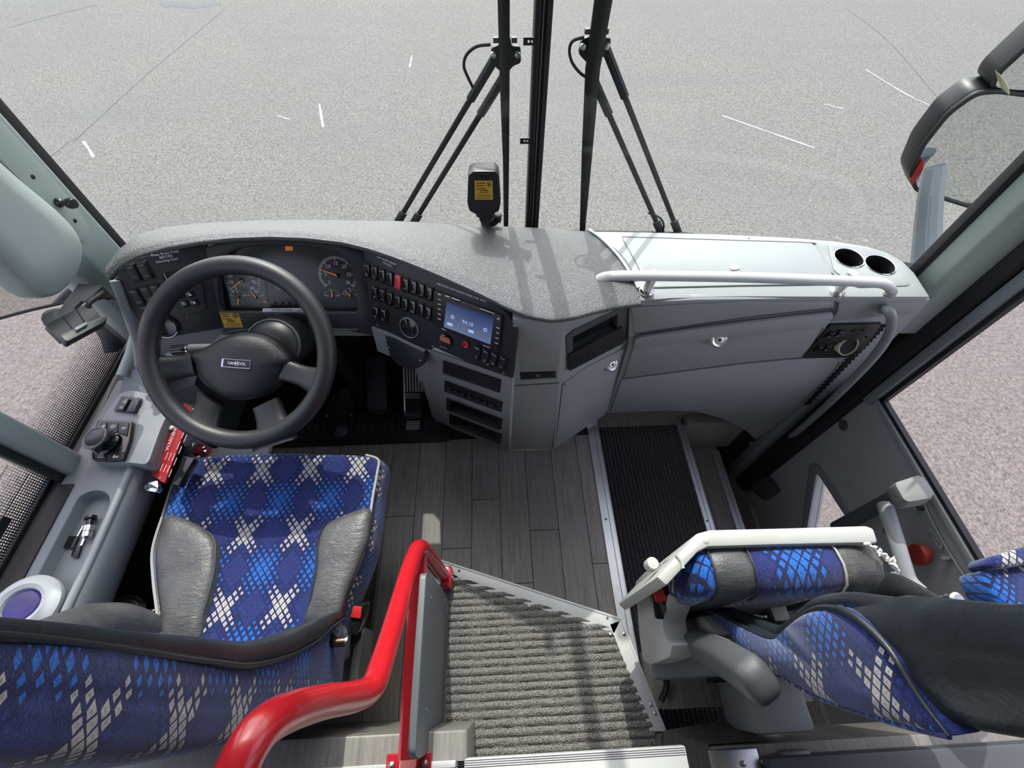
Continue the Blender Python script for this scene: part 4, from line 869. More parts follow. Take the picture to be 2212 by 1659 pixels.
# ================================================================ steering wheel and column
WC = Zp(515, 764, .8); TA = math.radians(38)
FW = Fr(WC, (1, 0, 0), (0, math.cos(TA), math.sin(TA)))
sw_ = thing('steering_wheel', 'large black four spoke steering wheel with a lettered hub badge', 'steering wheel', tuple(WC))
tube('rim', [FW.p(.2035 * math.cos(t), .2035 * math.sin(t), 0) for t in [2 * math.pi * i / 72 for i in range(72)]], .0218, 'wheel_black', sw_, n=16, closed=True, up=tuple(FW.n))
hubp = cr2(FW.uvs([c5(*p) for p in ((692, 1205), (780, 1165), (870, 1115), (1000, 1050), (1130, 1012), (1280, 1018), (1400, 1062), (1500, 1150), (1580, 1262), (1515, 1325), (1488, 1390), (1400, 1500), (1280, 1575), (1130, 1603), (990, 1588), (870, 1520), (790, 1440), (748, 1370), (728, 1285))], -.02), 3, True)
pillow('hub_cover', FW, hubp, [(.97, -.075), (1.0, -.06), (1.0, -.034), (.96, -.024), (.88, -.016), (.7, -.007), (.45, -.002), (.2, 0)], 'hub_black', sw_, ang=50)
def spoke(pts_in, pts_out):
    # pts: two pixel points at the hub and two at the rim; a thick tapered arm that flares into the rim
    a0, a1 = [V(FW.uv(*p, -.03)) for p in pts_in]; b0, b1 = [V(FW.uv(*p, -.004)) for p in pts_out]
    secs = []
    for k in range(7):
        t = k / 6; l = a0.lerp(b0, t); r = a1.lerp(b1, t); m = (l + r) / 2; w_ = (r - l) * .5
        pin = 1 - .16 * math.sin(math.pi * min(1, t * 1.15)); w_ = w_ * pin
        c = -.036 + .034 * t * t; th = .017 + .002 * t; ring = []
        for j in range(14):
            an_ = 2 * math.pi * j / 14; cs, sn = math.cos(an_), math.sin(an_); cs = math.copysign(abs(cs) ** .55, cs); sn = math.copysign(abs(sn) ** .7, sn)
            q = m + w_ * cs; ring.append(FW.p(q.x, q.y, c + th * sn))
        secs.append(ring)
    surf('spoke', secs, 'wheel_black', sw_, close_u=True, caps=True, ang=60)
spoke([c5(735, 1185), c5(775, 1390)], [c5(370, 1215), c5(420, 1500)])
spoke([c5(1560, 1250), c5(1470, 1430)], [c5(1850, 1330), c5(1780, 1560)])
spoke([(428, 845), (480, 878)], [(392, 920), (470, 968)])
spoke([(545, 884), (600, 858)], [(548, 975), (645, 945)])
bq = [c5(*p) for p in ((992, 1242), (1236, 1258), (1228, 1330), (983, 1312))]
bd = pprism('badge', FW, bq, -.010, .001, 'chrome', sw_, r=.002, c=-.002)
bu = FW.uvs(bq, .001); prism('badge_face', FW, inset(bu, .92), .001, .0018, 'gloss_black', bd)
ba = math.atan2(bu[1][1] - bu[0][1], bu[1][0] - bu[0][0]); bc = V((sum(p[0] for p in bu) / 4, sum(p[1] for p in bu) / 4)); bx = V((math.cos(ba), math.sin(ba)))
for s, dx, sz in (('VAN', -.0108, .0095), ('OOL', .0122, .0095)): q = bc + bx * dx; text('badge_letters', s, FW, q.x, q.y, sz, 'white_print', bd, ba, c=.0021, sx=.95)
q = bc + bx * .0005; text('badge_letters', 'H', FW, q.x, q.y, .0165, 'white_print', bd, ba, c=.0021, sx=.5)
col = thing('steering_column', 'black steering column shroud with an indicator stalk behind the wheel', 'steering column', tuple(WC - FW.n * .3))
ring = []
cax = (-FW.n + V((0, .55, 0))).normalized()
for k, (s, d) in enumerate(((.045, .06), (.068, .075), (.078, .13), (.075, .22), (.065, .34))):
    o = WC - FW.v * .012 + V((.03, .0, 0)) + (-FW.n) * d + V((0, 1, 0)) * (d * .55)
    ring.append([o + FW.u * (s * math.cos(t)) + FW.v * (s * .95 * math.sin(t)) for t in [2 * math.pi * j / 24 for j in range(24)]])
surf('shroud', ring, 'black_plastic', col, close_u=True, caps=True, ang=60)
tube('shroud_rim', [p * 1.0 for p in ring[1]], .004, 'dark_grey', col, n=6, closed=True)
tube('shroud_band', [o for o in ring[3]], .004, 'dark_grey', col, n=6, closed=True)
tube('column_shaft', [WC - FW.n * .3 + V((.03, .15, 0)), V((-.57, 1.02, .02))], .03, 'rubber_black', col, n=12)
st0, st1, st2 = FW.w(450, 752, -.07), FW.w(412, 754, -.075), FW.w(372, 757, -.08)
sk = tube('stalk', [st0 + V((.06, 0, 0)), st0, st1], [.009, .011, .0125], 'mid_grey', col, n=12); tube('stalk_tip', [st1, st1.lerp(st2, .15), st1.lerp(st2, .9), st2], [.0125, .0135, .0135, .009], 'gloss_black', col, n=14); tube('stalk_ring', [st1.lerp(st2, .02), st1.lerp(st2, .1)], .0138, 'chrome', col, n=14)
# ================================================================ pedals
pd = thing('brake_pedal', 'dark ribbed rubber brake pedal in the shadowed footwell', 'pedal', tuple(Zp(815, 890, .02)))
FBk = fr3(Zp(815, 888, .045), Zp(835, 888, .045), Zp(812, 760, .2))
if FBk.n.z < 0: FBk = Fr(FBk.o, FBk.u, -FBk.v)
pprism('pad', FBk, [(792, 768), (835, 768), (838, 880), (828, 896), (806, 896), (794, 880)], 0, .015, 'rubber_black', pd, r=.01, bevel=.004)
for k in range(8):
    x = 797 + 5.2 * k; tube('rib', [FBk.w(x, 850, .0155), FBk.w(x + .4, 884, .0155)], .0018, 'dark_grey', pd, n=5)
for k in range(9):
    y = 775 + 8 * k
    for s in (-1, 1): tube('rib', [FBk.w(815, y, .0155), FBk.w(815 + s * 17, y + 11, .0155)], .0016, 'dark_grey', pd, n=5)
tube('pedal_arm', [FBk.w(815, 890, -.005), FBk.w(815, 790, -.04)], .015, 'deep_black', pd, n=8)
pa = thing('accelerator_pedal', 'striped aluminium and rubber accelerator pedal on the footwell mat', 'pedal', tuple(Zp(893, 925, .0)))
FAc = fr3(Zp(893, 905, .04), Zp(903, 905, .04), Zp(893, 780, .2))
if FAc.n.z < 0: FAc = Fr(FAc.o, FAc.u, -FAc.v)
pprism('plate', FAc, [(870, 770), (913, 770), (916, 888), (873, 888)], 0, .008, 'deep_black', pa, bevel=.002)
for k in range(7): tube('bar', [FAc.w(872 + 6.2 * k, 775, .009), FAc.w(874 + 6.2 * k, 846, .009)], .0035, 'white_metal' if k else 'aluminium', pa, n=6)
tube('bar', [FAc.w(871, 775, .009), FAc.w(874, 888, .009)], .0035, 'aluminium', pa, n=6)
pprism('cross_plate', FAc, [(877, 848), (909, 848), (909, 860), (877, 860)], .008, .014, 'mid_grey', pa, bevel=.001)
for k in range(5): tube('rubber_rib', [FAc.w(881 + 6.3 * k, 863, .01), FAc.w(881 + 6.3 * k, 884, .01)], .003, 'rubber_black', pa, n=5)
b0 = Zp(893, 900, .005)
box('hinge_block', (b0.x - .035, b0.y - .012, .004), (b0.x + .035, b0.y + .02, .035), 'dark_grey', pa, bevel=.004)
for s in (-1, 1): screw((b0.x + s * .027, b0.y + .004, .035), (0, 0, 1), pa, .006)
b0 = Zp(893, 922, .005); box('heel_pad', (b0.x - .028, b0.y - .018, .004), (b0.x + .028, b0.y + .022, .016), 'mid_grey', pa, bevel=.003)
for k in range(4): tube('heel_rib', [V((b0.x - .027, b0.y - .014 + .011 * k, .0165)), V((b0.x + .027, b0.y - .014 + .011 * k, .0165))], .0016, 'aluminium', pa, n=5)
bl = thing('column_boot', 'pleated black rubber boot at the foot of the steering column', 'boot', tuple(Zp(737, 890, 0)))
o = Zp(737, 880, .01); ax_ = (V((-.57, .95, .22)) - o).normalized()
lathe('bellows', o, ax_, [(.06, 0), (.06, .01)] + [(.05 - .0022 * k + (.006 if k % 2 else 0), .02 + .012 * k) for k in range(12)] + [(.02, .17)], 'rubber_black', bl, n=24)
box('boot_plate', (o.x - .06, o.y - .05, .004), (o.x + .06, o.y + .05, .014), 'black_plastic', bl, bevel=.004)
for s in (-1, 1): screw((o.x + s * .05, o.y - .04, .014), (0, 0, 1), bl, .006)
tag(lathe('dip_button', Zp(737, 932, .006), (0, 0, 1), [(.028, 0), (.028, .01), (.02, .016), (.018, .012), (.015, .02), (0, .021)], 'dark_grey', n=24), 'round rubber foot switch on the ribbed pedal mat', 'foot switch')

# ================================================================ driver's side console
sc = thing('side_console', 'grey side console with storage tray and rotary controller left of the driver', 'console', (-1.0, .4, 0))
TZ = .575; FT = Fr((0, 0, TZ), (1, 0, 0), (0, 1, 0))
tr_px = [(170, 1072), (196, 1060), (222, 1060), (236, 1072), (234, 1095), (128, 1340), (30, 1340)]
tr_uv = rnd(FT.uvs(tr_px), .03, 6)
xi = lambda y: -.925 - .02 * max(0, (y - .45))
plate = [(-1.078, .76), (-.965, .78), (-.93, .70), (-.918, .5), (-.912, .2), (-.912, -.1), (-1.078, -.1)]
prism('top_plate', FT, plate, -.012, 0, 'grey_plastic', sc, holes=[tr_uv], bevel=.004)
prism('tray_floor', FT, inset(tr_uv, 1.01), -.034, -.031, 'grey_plastic', sc)
n_ = len(tr_uv); surf('tray_wall', [[FT.p(a, b, -.004) for a, b in tr_uv], [FT.p(a, b, -.02) for a, b in inset(tr_uv, .98)], [FT.p(a, b, -.031) for a, b in inset(tr_uv, .92)]], 'grey_plastic', sc, close_u=True)
rows = []
for y in (.78, .70, .5, .2, -.1):
    xo = {.78: -.965, .70: -.93, .5: -.918, .2: -.912, -.1: -.912}[y]
    rows.append([V((x, y, z)) for x, z in ((xo, TZ - .002), (xo + .01, TZ - .02), (xo - .012, .47), (xo - .03, .435), (xo - .06, .43), (-1.07, .42))])
surf('side_panel', rows, 'grey_plastic', sc, ang=50)
box('window_ledge', (-1.079, -.1, TZ - .006), (-1.042, .45, TZ + .004), 'rubber_black', sc, bevel=.002)
tube('rail_bead', cr([V((-.925, .52, TZ)), V((-.92, .3, TZ)), V((-.92, .0, TZ))], 4), .009, 'grey_plastic', sc, n=10)
box('lower_wall', (-1.078, -.1, .0), (-1.04, .8, .43), 'deep_black', sc)
# front block with window switches
F2 = Fr((0, 0, .60), (1, 0, 0), (0, 1, 0))
blk = [(258, 848), (285, 842), (330, 852), (372, 872), (345, 930), (318, 1005), (290, 1000), (205, 998), (190, 985), (205, 925)]
pprism('front_block', F2, blk, -.05, 0, 'grey_plastic', sc, r=.02, bevel=.006)
sq2 = [(264, 857), (309, 861), (295, 894), (247, 889)]
sb2 = pprism('switch_frame', F2, sq2, 0, .004, 'dark_grey', sc, r=.005, bevel=.001)
for pts, mat in (([(267, 861), (282, 862), (268, 888), (252, 885)], 'gloss_black'), ([(288, 863), (304, 865), (292, 891), (276, 889)], 'gloss_black')):
    r_ = pprism('rocker_switch', F2, pts, .004, .012, mat, sb2, r=.004, bevel=.002, c=.008)
    if pts[0][0] < 280:
        for q in ((269, 868), (262, 880)): icon(F2, *F2.uv(*q, .012), .0042, 'window', .0123, r_, 'white_print')
# rotary controller
c3 = lambda x, y: (.25316 * x, 900 + .25316 * y)
cb_ = [c3(*p) for p in ((850, 35), (1010, 38), (1142, 45), (1120, 200), (1060, 375), (935, 385), (805, 378), (795, 280), (790, 180))]
ctl = pprism('controller_base', F2, cb_, 0, .012, 'gloss_black', sc, r=.006, bevel=.003, c=.006)
for pts, t in ((((862, 55), (915, 45), (905, 120), (845, 115)), 'flake'), (((925, 45), (1012, 45), (1005, 135), (918, 120)), 'screen'), (((1025, 48), (1105, 52), (1085, 165), (1012, 140)), 'lamp'), (((805, 300), (905, 310), (908, 372), (815, 368)), 'mirror'), (((918, 318), (1065, 300), (1050, 370), (920, 376)), 'Esc')):
    k = pprism('key', F2, [c3(*p) for p in pts], .012, .0145, 'black_plastic', ctl, r=.002, bevel=.0008, c=.013)
    u = F2.uvs([c3(*p) for p in pts], .0145); ua, ub_ = sum(p[0] for p in u) / 4, sum(p[1] for p in u) / 4
    if t == 'Esc': text('key_legend', t, F2, ua, ub_, .0105, 'white_print', k, c=.0149)
    else: icon(F2, ua, ub_, .0052, t, .0147, k, 'white_print')
kc = F2.w(*c3(925, 225), .012); kb = lathe('controller_knob', kc, V((-.12, -.1, 1)), [(.030, 0), (.031, .006), (.027, .010), (.0265, .024), (.029, .030), (.0285, .036), (.024, .039), (.0225, .0385)], 'gloss_black', sc, n=32)
tube('knob_ring', [kc + V((-.12, -.1, 1)).normalized() * .0365 + V((.0265 * math.cos(t), .0265 * math.sin(t), -.12 * -.0265 * math.cos(t) * 1 + .1 * .0265 * math.sin(t))) for t in [2 * math.pi * i / 32 for i in range(32)]], .0028, 'mid_grey', kb, n=8, closed=True)
lathe('knob_top', kc + V((-.12, -.1, 1)).normalized() * .0375, V((-.12, -.1, 1)), [(.0235, 0), (.02, .0025), (0, .0035)], 'black_plastic', kb, n=28)
# filler between console and dashboard
mk('front_filler', [Zp(258, 848, .575), Zp(372, 872, .575), Zp(345, 760, .66), Zp(296, 770, .66), Zp(268, 812, .6)], [(0, 1, 2, 3, 4)], 'grey_plastic', sc, smooth=False)
tube('sill_roll', [Zp(266, 812, .605), Zp(285, 765, .63), Zp(297, 720, .66)], .016, 'sage_plastic', sc, n=12)
lathe('white_bump', Zp(372, 768, .66), (0, 0, 1), [(.016, 0), (.014, .006), (0, .009)], 'white_plastic', sc, n=18)
# red warning bar with chrome buckle, red valve knob
wb = thing('warning_bar', 'red strip lettered WARNING clipped beside the driver seat', 'warning strip', tuple(Zp(380, 960, .5)))
FWB = fr3(Zp(345, 1036, .545), Zp(366, 1047, .545), Zp(408, 878, .57))
if FWB.n.z < 0: FWB = Fr(FWB.o, FWB.u, -FWB.v)
pprism('bar', FWB, [(403, 872), (422, 882), (418, 895), (360, 1046), (331, 1027)], 0, .008, 'label_red', wb, r=.004, bevel=.0015)
wa = math.atan2(FWB.uv(405, 880)[1] - FWB.uv(345, 1030)[1], FWB.uv(405, 880)[0] - FWB.uv(345, 1030)[0])
text('warning_text', 'WARNING', FWB, *FWB.uv(372, 946, .008), .013, 'white_print', wb, wa, c=.0088, sx=1.1)
for k in range(4):
    for j in range(5):
        t0 = j / 5 + .02 * ((k * 7 + j * 3) % 3); t1 = t0 + .13; e = lambda t: FWB.w(346 + 6.2 * k + (404 - 350) * t, 1018 + 4.2 * k - (1018 - 892) * t, .008)
        if k < 2 and j in (2, 3): continue
        tube('fine_print', [e(t0), e(t1)], .0009, 'white_print', wb, n=4)
for p in ((418, 884), (346, 1033)): screw(FWB.w(*p, .008), FWB.n, wb, .003)
lathe('bolt', Zp(371, 925, .57), (0, 0, 1), [(.007, 0), (.006, .005), (0, .007)], 'white_plastic', wb, n=12)
pprism('buckle', FWB, [(330, 1042), (348, 1040), (350, 1056), (344, 1066), (322, 1062), (318, 1054)], -.004, .012, 'chrome', wb, r=.004, bevel=.003)
vk = thing('valve_knob', 'small dull red push knob on a collar below the wheel rim', 'knob', tuple(Zp(440, 975, .36)))
o = Zp(438, 975, .37); lathe('collar', o, (0, -.3, 1), [(.026, 0), (.026, .004), (.022, .007), (.015, .007)], 'dull_red', vk, n=24); lathe('stem', o, (.1, -.35, 1), [(.017, .004), (.016, .012), (.009, .018)], 'chrome', vk, n=16); lathe('button', o, (.15, -.35, 1), [(.011, .014), (.0115, .028), (.009, .032), (0, .033)], 'dull_red', vk, n=18)
box('valve_shelf', (o.x - .06, o.y - .03, o.z - .02), (o.x + .2, o.y + .06, o.z), 'console_grey', vk, bevel=.004)
sbx = tag(pprism('adjuster_box', FWB, [(396, 985), (420, 990), (385, 1050), (372, 1045)], -.02, .0, 'gloss_black', None, r=.003, bevel=.002), 'small black adjuster box between warning strip and seat cushion', 'box')
# keys, tray coin tube, white round lamp, seat-side hub
kz = TZ - .03
ky = thing('key_ring', 'pair of black headed keys with a chrome tube lying in the console tray', 'keys', tuple(Zp(170, 1170, kz)))
FK = Fr((0, 0, kz), (1, 0, 0), (0, 1, 0))
def key(pts, bl_, par=ky):
    h = pprism('key_head', FK, [c3(*p) for p in pts], .001, .006, 'gloss_black', par, r=.004, bevel=.001)
    tube('key_blade', [FK.w(*c3(*bl_[0]), .0035), FK.w(*c3(*bl_[1]), .0035)], .0035, 'chrome', par, n=6, fl=(1, .35))
key(((590, 1020), (690, 1025), (640, 1130), (540, 1120)), ((650, 1030), (705, 930))); key(((650, 1100), (710, 1105), (680, 1210), (618, 1200)), ((690, 1100), (712, 1045)))
p0, p1, p2 = FK.w(*c3(735, 1030), .013), FK.w(*c3(760, 935), .013), FK.w(*c3(772, 875), .013)
tube('chrome_tube', [p0, p1], .0105, 'chrome', ky, n=16); tube('tube_band', [p0.lerp(p1, .45), p0.lerp(p1, .5)], .011, 'dark_grey', ky, n=16); tube('tube_neck', [p1, p2], .007, 'gloss_black', ky, n=14); tube('tube_head', [p2, p2 + (p2 - p1).normalized() * .006], .012, 'gloss_black', ky, n=16)
wl = thing('round_lamp', 'white round lamp ring with a violet lens on the rear of the side console', 'lamp', tuple(Zp(60, 1310, TZ)))
o = Zp(60, 1312, TZ); axl = V((.15, .05, 1))
lathe('ring', o, axl, [(.062, 0), (.062, .012), (.052, .022), (.042, .026), (.034, .022), (.032, .016)], 'white_plastic', wl, n=36); lathe('lens', o, axl, [(.033, .015), (.028, .019), (.015, .0205), (0, .021)], 'purple_glass', wl, n=28, smooth=False)
hb = thing('seat_adjuster', 'black round seat adjuster and lever beside the driver cushion', 'adjuster', tuple(Zp(265, 1335, .38)))
lathe('disc', Zp(262, 1335, .4), (.3, .2, 1), [(.05, 0), (.05, .012), (.043, .016), (.04, .012), (.02, .013), (0, .014)], 'gloss_black', hb, n=32)
tube('lever', [Zp(292, 1318, .4), Zp(300, 1312, .43), Zp(302, 1345, .44)], .009, 'gloss_black', hb, n=10); box('lever_box', tuple(Zp(330, 1365, .36) - V((.03, .03, .05))), tuple(Zp(330, 1340, .36) + V((.03, .02, .05))), 'gloss_black', hb, bevel=.006)
# ================================================================ left pillar pad, phone holder, outside mirror
FPad = Fr((-.965, .8, 0), (0, 1, 0), (0, 0, 1))
if FPad.n.x < 0: FPad = Fr((-.965, .8, 0), (0, -1, 0), (0, 0, 1))
padp = cr2(FPad.uvs([(-260, 100), (-120, 228), (0, 345), (60, 398), (120, 448), (163, 492), (183, 530), (182, 570), (166, 606), (140, 632), (112, 643), (82, 636), (40, 598), (0, 560), (-120, 445), (-260, 330)]), 3, True)
pillow('pad_mesh', FPad, padp, [(.95, -.06), (1.0, -.045), (1.0, -.02), (.985, -.008), (.94, 0), (.5, .004)], 'sage_plastic', None, ang=60).name = 'blind_housing'
tag(bpy.data.objects['blind_housing'], 'large sage grey rounded blind housing hanging beside the left pillar', 'blind housing')
ph = thing('phone_holder', 'black folding phone holder on a bracket at the left side window', 'phone holder', tuple(Xp(165, 700, -.97)))
hv = [Xp(98, 702, -.99), Xp(195, 652, -.99), Xp(222, 690, -.955), Xp(128, 735, -.955)]
FH = fr3(hv[0], hv[1], hv[3])
if FH.n.dot(CAM - FH.o) < 0: FH = Fr(FH.o, FH.u, -FH.v)
pprism('tray', FH, [(98, 702), (193, 652), (224, 692), (131, 735)], -.012, 0, 'panel_black', ph, r=.003, bevel=.0015)
for a, b in (((135, 683), (160, 715)), ((165, 668), (185, 700))): tube('tray_line', [FH.w(*a, .0005), FH.w(*b, .0005)], .0012, 'deep_black', ph, n=5)
pprism('ledge', FH, [(128, 733), (224, 690), (229, 697), (222, 705), (145, 747), (139, 745)], -.004, .014, 'black_plastic', ph, r=.002, bevel=.002)
pprism('clip', FH, [(158, 722), (184, 708), (186, 714), (162, 728)], .0, .02, 'mid_grey', ph, bevel=.001)
bk = [Xp(128, 683, -1.0), Xp(166, 669, -1.0), Xp(182, 652, -.99), Xp(222, 618, -1.03), Xp(176, 615, -1.05), Xp(150, 650, -1.04)]
mk('bracket', bk + [p + V((-.004, 0, .004)) for p in bk], [(0, 1, 2, 3, 4, 5), (11, 10, 9, 8, 7, 6)] + [(i, (i + 1) % 6, (i + 1) % 6 + 6, i + 6) for i in range(6)], 'panel_black', ph, smooth=False)
bk = [Xp(200, 646, -1.03), Xp(222, 618, -1.03), Xp(252, 648, -1.03)]; mk('wall_plate', bk + [p + V((-.006, 0, 0)) for p in bk], [(0, 1, 2), (3, 4, 5), (0, 1, 4, 3), (1, 2, 5, 4), (2, 0, 3, 5)], 'steel', ph, smooth=False)
for p in ((214, 643), (234, 644)): screw(Xp(*p, -1.028), (1, 0, 0), ph, .006, 'deep_black')
tube('cable', cr([Xp(222, 632, -1.02), Xp(205, 645, -.995), Xp(192, 655, -.985), Xp(190, 672, -.985)], 4), .006, 'rubber_black', ph, n=8)
mk_l = thing('outside_mirror', 'black framed left outside mirror seen low through the side window', 'mirror', tuple(Xp(100, 650, -1.45)))
FM = Fr(Xp(60, 640, -1.42), (1, .35, 0), (0, 0, 1))
mp = rnd(FM.uvs([(-300, 600), (-20, 500), (120, 520), (192, 575), (182, 628), (150, 652), (60, 672), (-20, 694), (-280, 780)]), .03)
prism('housing', FM, mp, -.06, -.002, 'black_plastic', mk_l, bevel=.01); prism('rim', FM, mp, -.002, .006, 'rubber_black', mk_l, holes=[inset(mp, .955)]); prism('glass', FM, inset(mp, .96), -.002, .001, 'mirror_glass', mk_l)
tube('mirror_arm', cr([Xp(120, 690, -1.42) , Xp(210, 690, -1.22), Xp(245, 720, -1.17), Xp(258, 760, -1.16)], 5), .035, 'black_plastic', mk_l, n=12)
# ================================================================ right outside mirror
mr_ = thing('outside_mirror', 'large right outside mirror on an angled arm beyond the windshield', 'mirror', tuple(Yp(2000, 500, 1.3)))
FR_ = Fr(Yp(2090, 330, 1.3), V((1, -.05, 0)), (0, -.1, 1))
rp2 = rnd(FR_.uvs([(1962, 372), (1990, 310), (2045, 240), (2105, 196), (2150, 192), (2480, 235), (2440, 330), (2180, 440), (2090, 446), (1975, 410)]), .02)
prism('housing', FR_, inset(rp2, 1.01), -.07, -.002, 'black_plastic', mr_, bevel=.012); prism('rim', FR_, inset(rp2, 1.01), -.002, .010, 'rubber_black', mr_, holes=[inset(rp2, .95)], bevel=.003); prism('glass', FR_, inset(rp2, .955), -.002, .002, 'mirror_glass', mr_)
pprism('red_marker', FR_, [(1962, 385), (1982, 350), (1992, 342), (1990, 362), (1968, 395)], .008, .012, 'red_plastic', mr_, r=.003)
rp3 = rnd(FR_.uvs([(2135, 190), (2150, 160), (2260, 60), (2480, 60), (2480, 210), (2180, 196)]), .02)
prism('upper_housing', FR_, inset(rp3, 1.01), -.07, 0, 'black_plastic', mr_, bevel=.01); prism('upper_glass', FR_, inset(rp3, .92), 0, .003, 'mirror_glass', mr_)
an_ = [(2020, 360, 1.27), (2010, 420, 1.24), (2005, 480, 1.22), (2002, 540, 1.18), (2000, 600, 1.12)]
tube('arm', [Yp(*p) for p in an_], [.03, .036, .04, .045, .05], 'console_grey', mr_, n=8, fl=(1, .5), up=(0, 1, 0), smooth=True, ang=20)
tube('arm_line', [Yp(x + 2, y, z - .03) for x, y, z in an_[1:]], .003, 'shelf_grey', mr_, n=5)
tg = tag(tube('grass_seed', [Yp(2150, 152, 1.06), Yp(2160, 168, 1.06), Yp(2170, 186, 1.06), Yp(2180, 204, 1.06)], [.0005, .004, .006, .001], 'seed_tan', None, n=8), 'dry tan grass seed head stuck on the windshield by the right mirror', 'seed head')
# ================================================================ wipers
def wiper(name, lab, blade, a1, a2, piv, hose, side):
    wy = 1.165
    t = thing(name, lab, 'wiper', tuple(Yp(*a1[0], wy)), 'windshield wipers')
    B = [Yp(x, y, wy - .012) for x, y in blade]
    B = [B[0] + (B[0] - B[1]) * 1.6] + B
    tube('blade', B, ([.013, .0135, .0125, .009, .007] if side > 0 else [.02, .02, .018, .015, .009])[:len(B)], 'rubber_black', t, n=8, fl=(1, .6), up=(0, 1, 0)); tube('blade_spine', [p + V((.002 * side, -.004, 0)) for p in B[:-1]], .0035, 'black_plastic', t, n=6)
    for a in (a1, a2):
        tube('arm', [Yp(*a[0], wy), Yp(*a[1], wy)], .0075, 'black_plastic', t, n=8, fl=(1, .6), up=(0, 1, 0))
        e0, e1 = Yp(*a[0], wy), Yp(*a[1], wy); tube('arm_sleeve', [e0 - (e1 - e0) * .1, e0.lerp(e1, .13)], .0125, 'dark_grey', t, n=8, fl=(1, .7), up=(0, 1, 0)); tube('arm_head', [e0.lerp(e1, .8), e1], .011, 'black_plastic', t, n=8, fl=(1, .8), up=(0, 1, 0))
    FPv = Fr(Yp(*piv, wy), (1, 0, 0), (0, 0, 1))
    prism('pivot_plate', FPv, rnd([(-.034, -.012), (-.03, .016), (-.012, .02), (-.01, .034), (.012, .034), (.014, .018), (.034, .018), (.036, -.014), (.018, -.02), (.006, -.034), (-.012, -.03)], .006), -.006, .008, 'black_plastic', t, bevel=.002)
    for dx in (-.026, .027): lathe('pivot_bolt', FPv.p(dx, .003, .008), FPv.n, [(.007, 0), (.006, .005), (.003, .006), (0, .008)], 'steel', t, n=12)
    for dx in (-.02, .02): prism('nozzle', FPv, rect(.012, .01, dx, .03), 0, .012, 'dark_grey', t, bevel=.001)
    tube('washer_hose', cr([Yp(x, y, wy - .01) for x, y in hose], 5), .0035, 'rubber_black', t, n=8)
wiper('wiper', 'left wiper with twin arms and looped hose in front of the driver', [(1088, 0), (1090, 170), (1093, 350), (1093, 520)], ((850, 495), (1072, 120)), ((885, 495), (1088, 165)), (1091, 118), [(1060, 96), (1030, 100), (1008, 118), (1002, 142), (1010, 165), (1022, 190)], 1)
wiper('wiper', 'right wiper with twin arms and looped hose in front of the pale shelf', [(1303, 0), (1280, 150), (1268, 330), (1258, 500)], ((1432, 512), (1275, 155)), ((1470, 515), (1306, 98)), (1283, 100), [(1262, 80), (1238, 88), (1230, 108), (1236, 135), (1256, 160), (1278, 170)], -1)
tube('hose_tail', cr([Yp(1400, 460, 1.16), Yp(1425, 470, 1.16), Yp(1434, 488, 1.16), Yp(1428, 505, 1.16)], 4), .003, 'rubber_black', bpy.data.objects['wiper.001'], n=6)
# ================================================================ monitor on the hood
mo = thing('dash_monitor', 'black monitor back with a yellow phone warning sticker on the dash hood', 'monitor', tuple(Yp(1052, 482, 1.0)))
FMo = Fr(Yp(1045, 418, .985), (1, -.02, 0), (0, .12, 1))
mpx = [(1011, 378), (1022, 369), (1070, 369), (1078, 378), (1082, 440), (1078, 458), (1060, 464), (1028, 464), (1013, 456), (1009, 440)]
pillow('housing', FMo, rnd(FMo.uvs(mpx), .004), [(.97, -.05), (1, -.045), (1, -.008), (.97, 0), (.5, .002)], 'black_plastic', mo, ang=50)
for k in range(3): tube('vent_slot', [FMo.w(1033, 376 + 3 * k, .0025), FMo.w(1057, 376 + 3 * k, .0025)], .0007, 'deep_black', mo, n=4)
sticker(FMo, [(1025, 390), (1064, 390), (1065, 431), (1026, 431)], .003, mo)
pn = FMo.w(1048, 468, -.01); prism('neck', FMo, rnd(FMo.uvs([(1027, 462), (1068, 462), (1066, 472), (1030, 472)]), .003), -.035, -.005, 'black_plastic', mo, bevel=.002)
bs_ = Zp(1055, 484, .87); tube('foot', [pn + V((0, 0, -.005)), V((bs_.x, bs_.y + .02, bs_.z + .01)), V((bs_.x + .004, bs_.y + .02, bs_.z - .01))], [.016, .022, .026], 'rubber_black', mo, n=14, fl=(1, .8)); lathe('foot_knob', V((bs_.x + .022, bs_.y + .01, bs_.z + .012)), (1, -.3, 0), [(.012, 0), (.012, .012), (0, .014)], 'rubber_black', mo, n=14)
# ================================================================ driver seat
ds = thing('driver_seat', 'blue patterned driver seat with black leather bolsters, red buckle at its side', 'seat', (-.6, .25, 0))
uxy = lambda p: (p.x, p.y); uyz = lambda p: (p.y * .9 + p.x * .5, p.z)
CZ = .5
outl = cr2([(q.x, q.y) for q in [Zp(x, y, CZ) for x, y in ((345, 1420), (340, 1330), (331, 1250), (330, 1185), (352, 1112), (372, 1050), (396, 1004), (432, 987), (520, 980), (600, 978), (700, 980), (785, 983), (816, 992), (815, 1020), (806, 1070), (797, 1130), (787, 1186), (748, 1283), (722, 1360), (700, 1420), (520, 1430))]], 4, True)
FCu = Fr((0, 0, CZ), (1, 0, 0), (0, 1, 0))
pillow('cushion', FCu, outl, [(1.0, -.012), (.99, -.003), (.96, .002), (.85, .001), (.65, -.006), (.4, -.010)], 'moquette', ds, uv=uxy, ang=70)
n_ = len(outl); ca = sum(p[0] for p in outl) / n_; cbv = sum(p[1] for p in outl) / n_
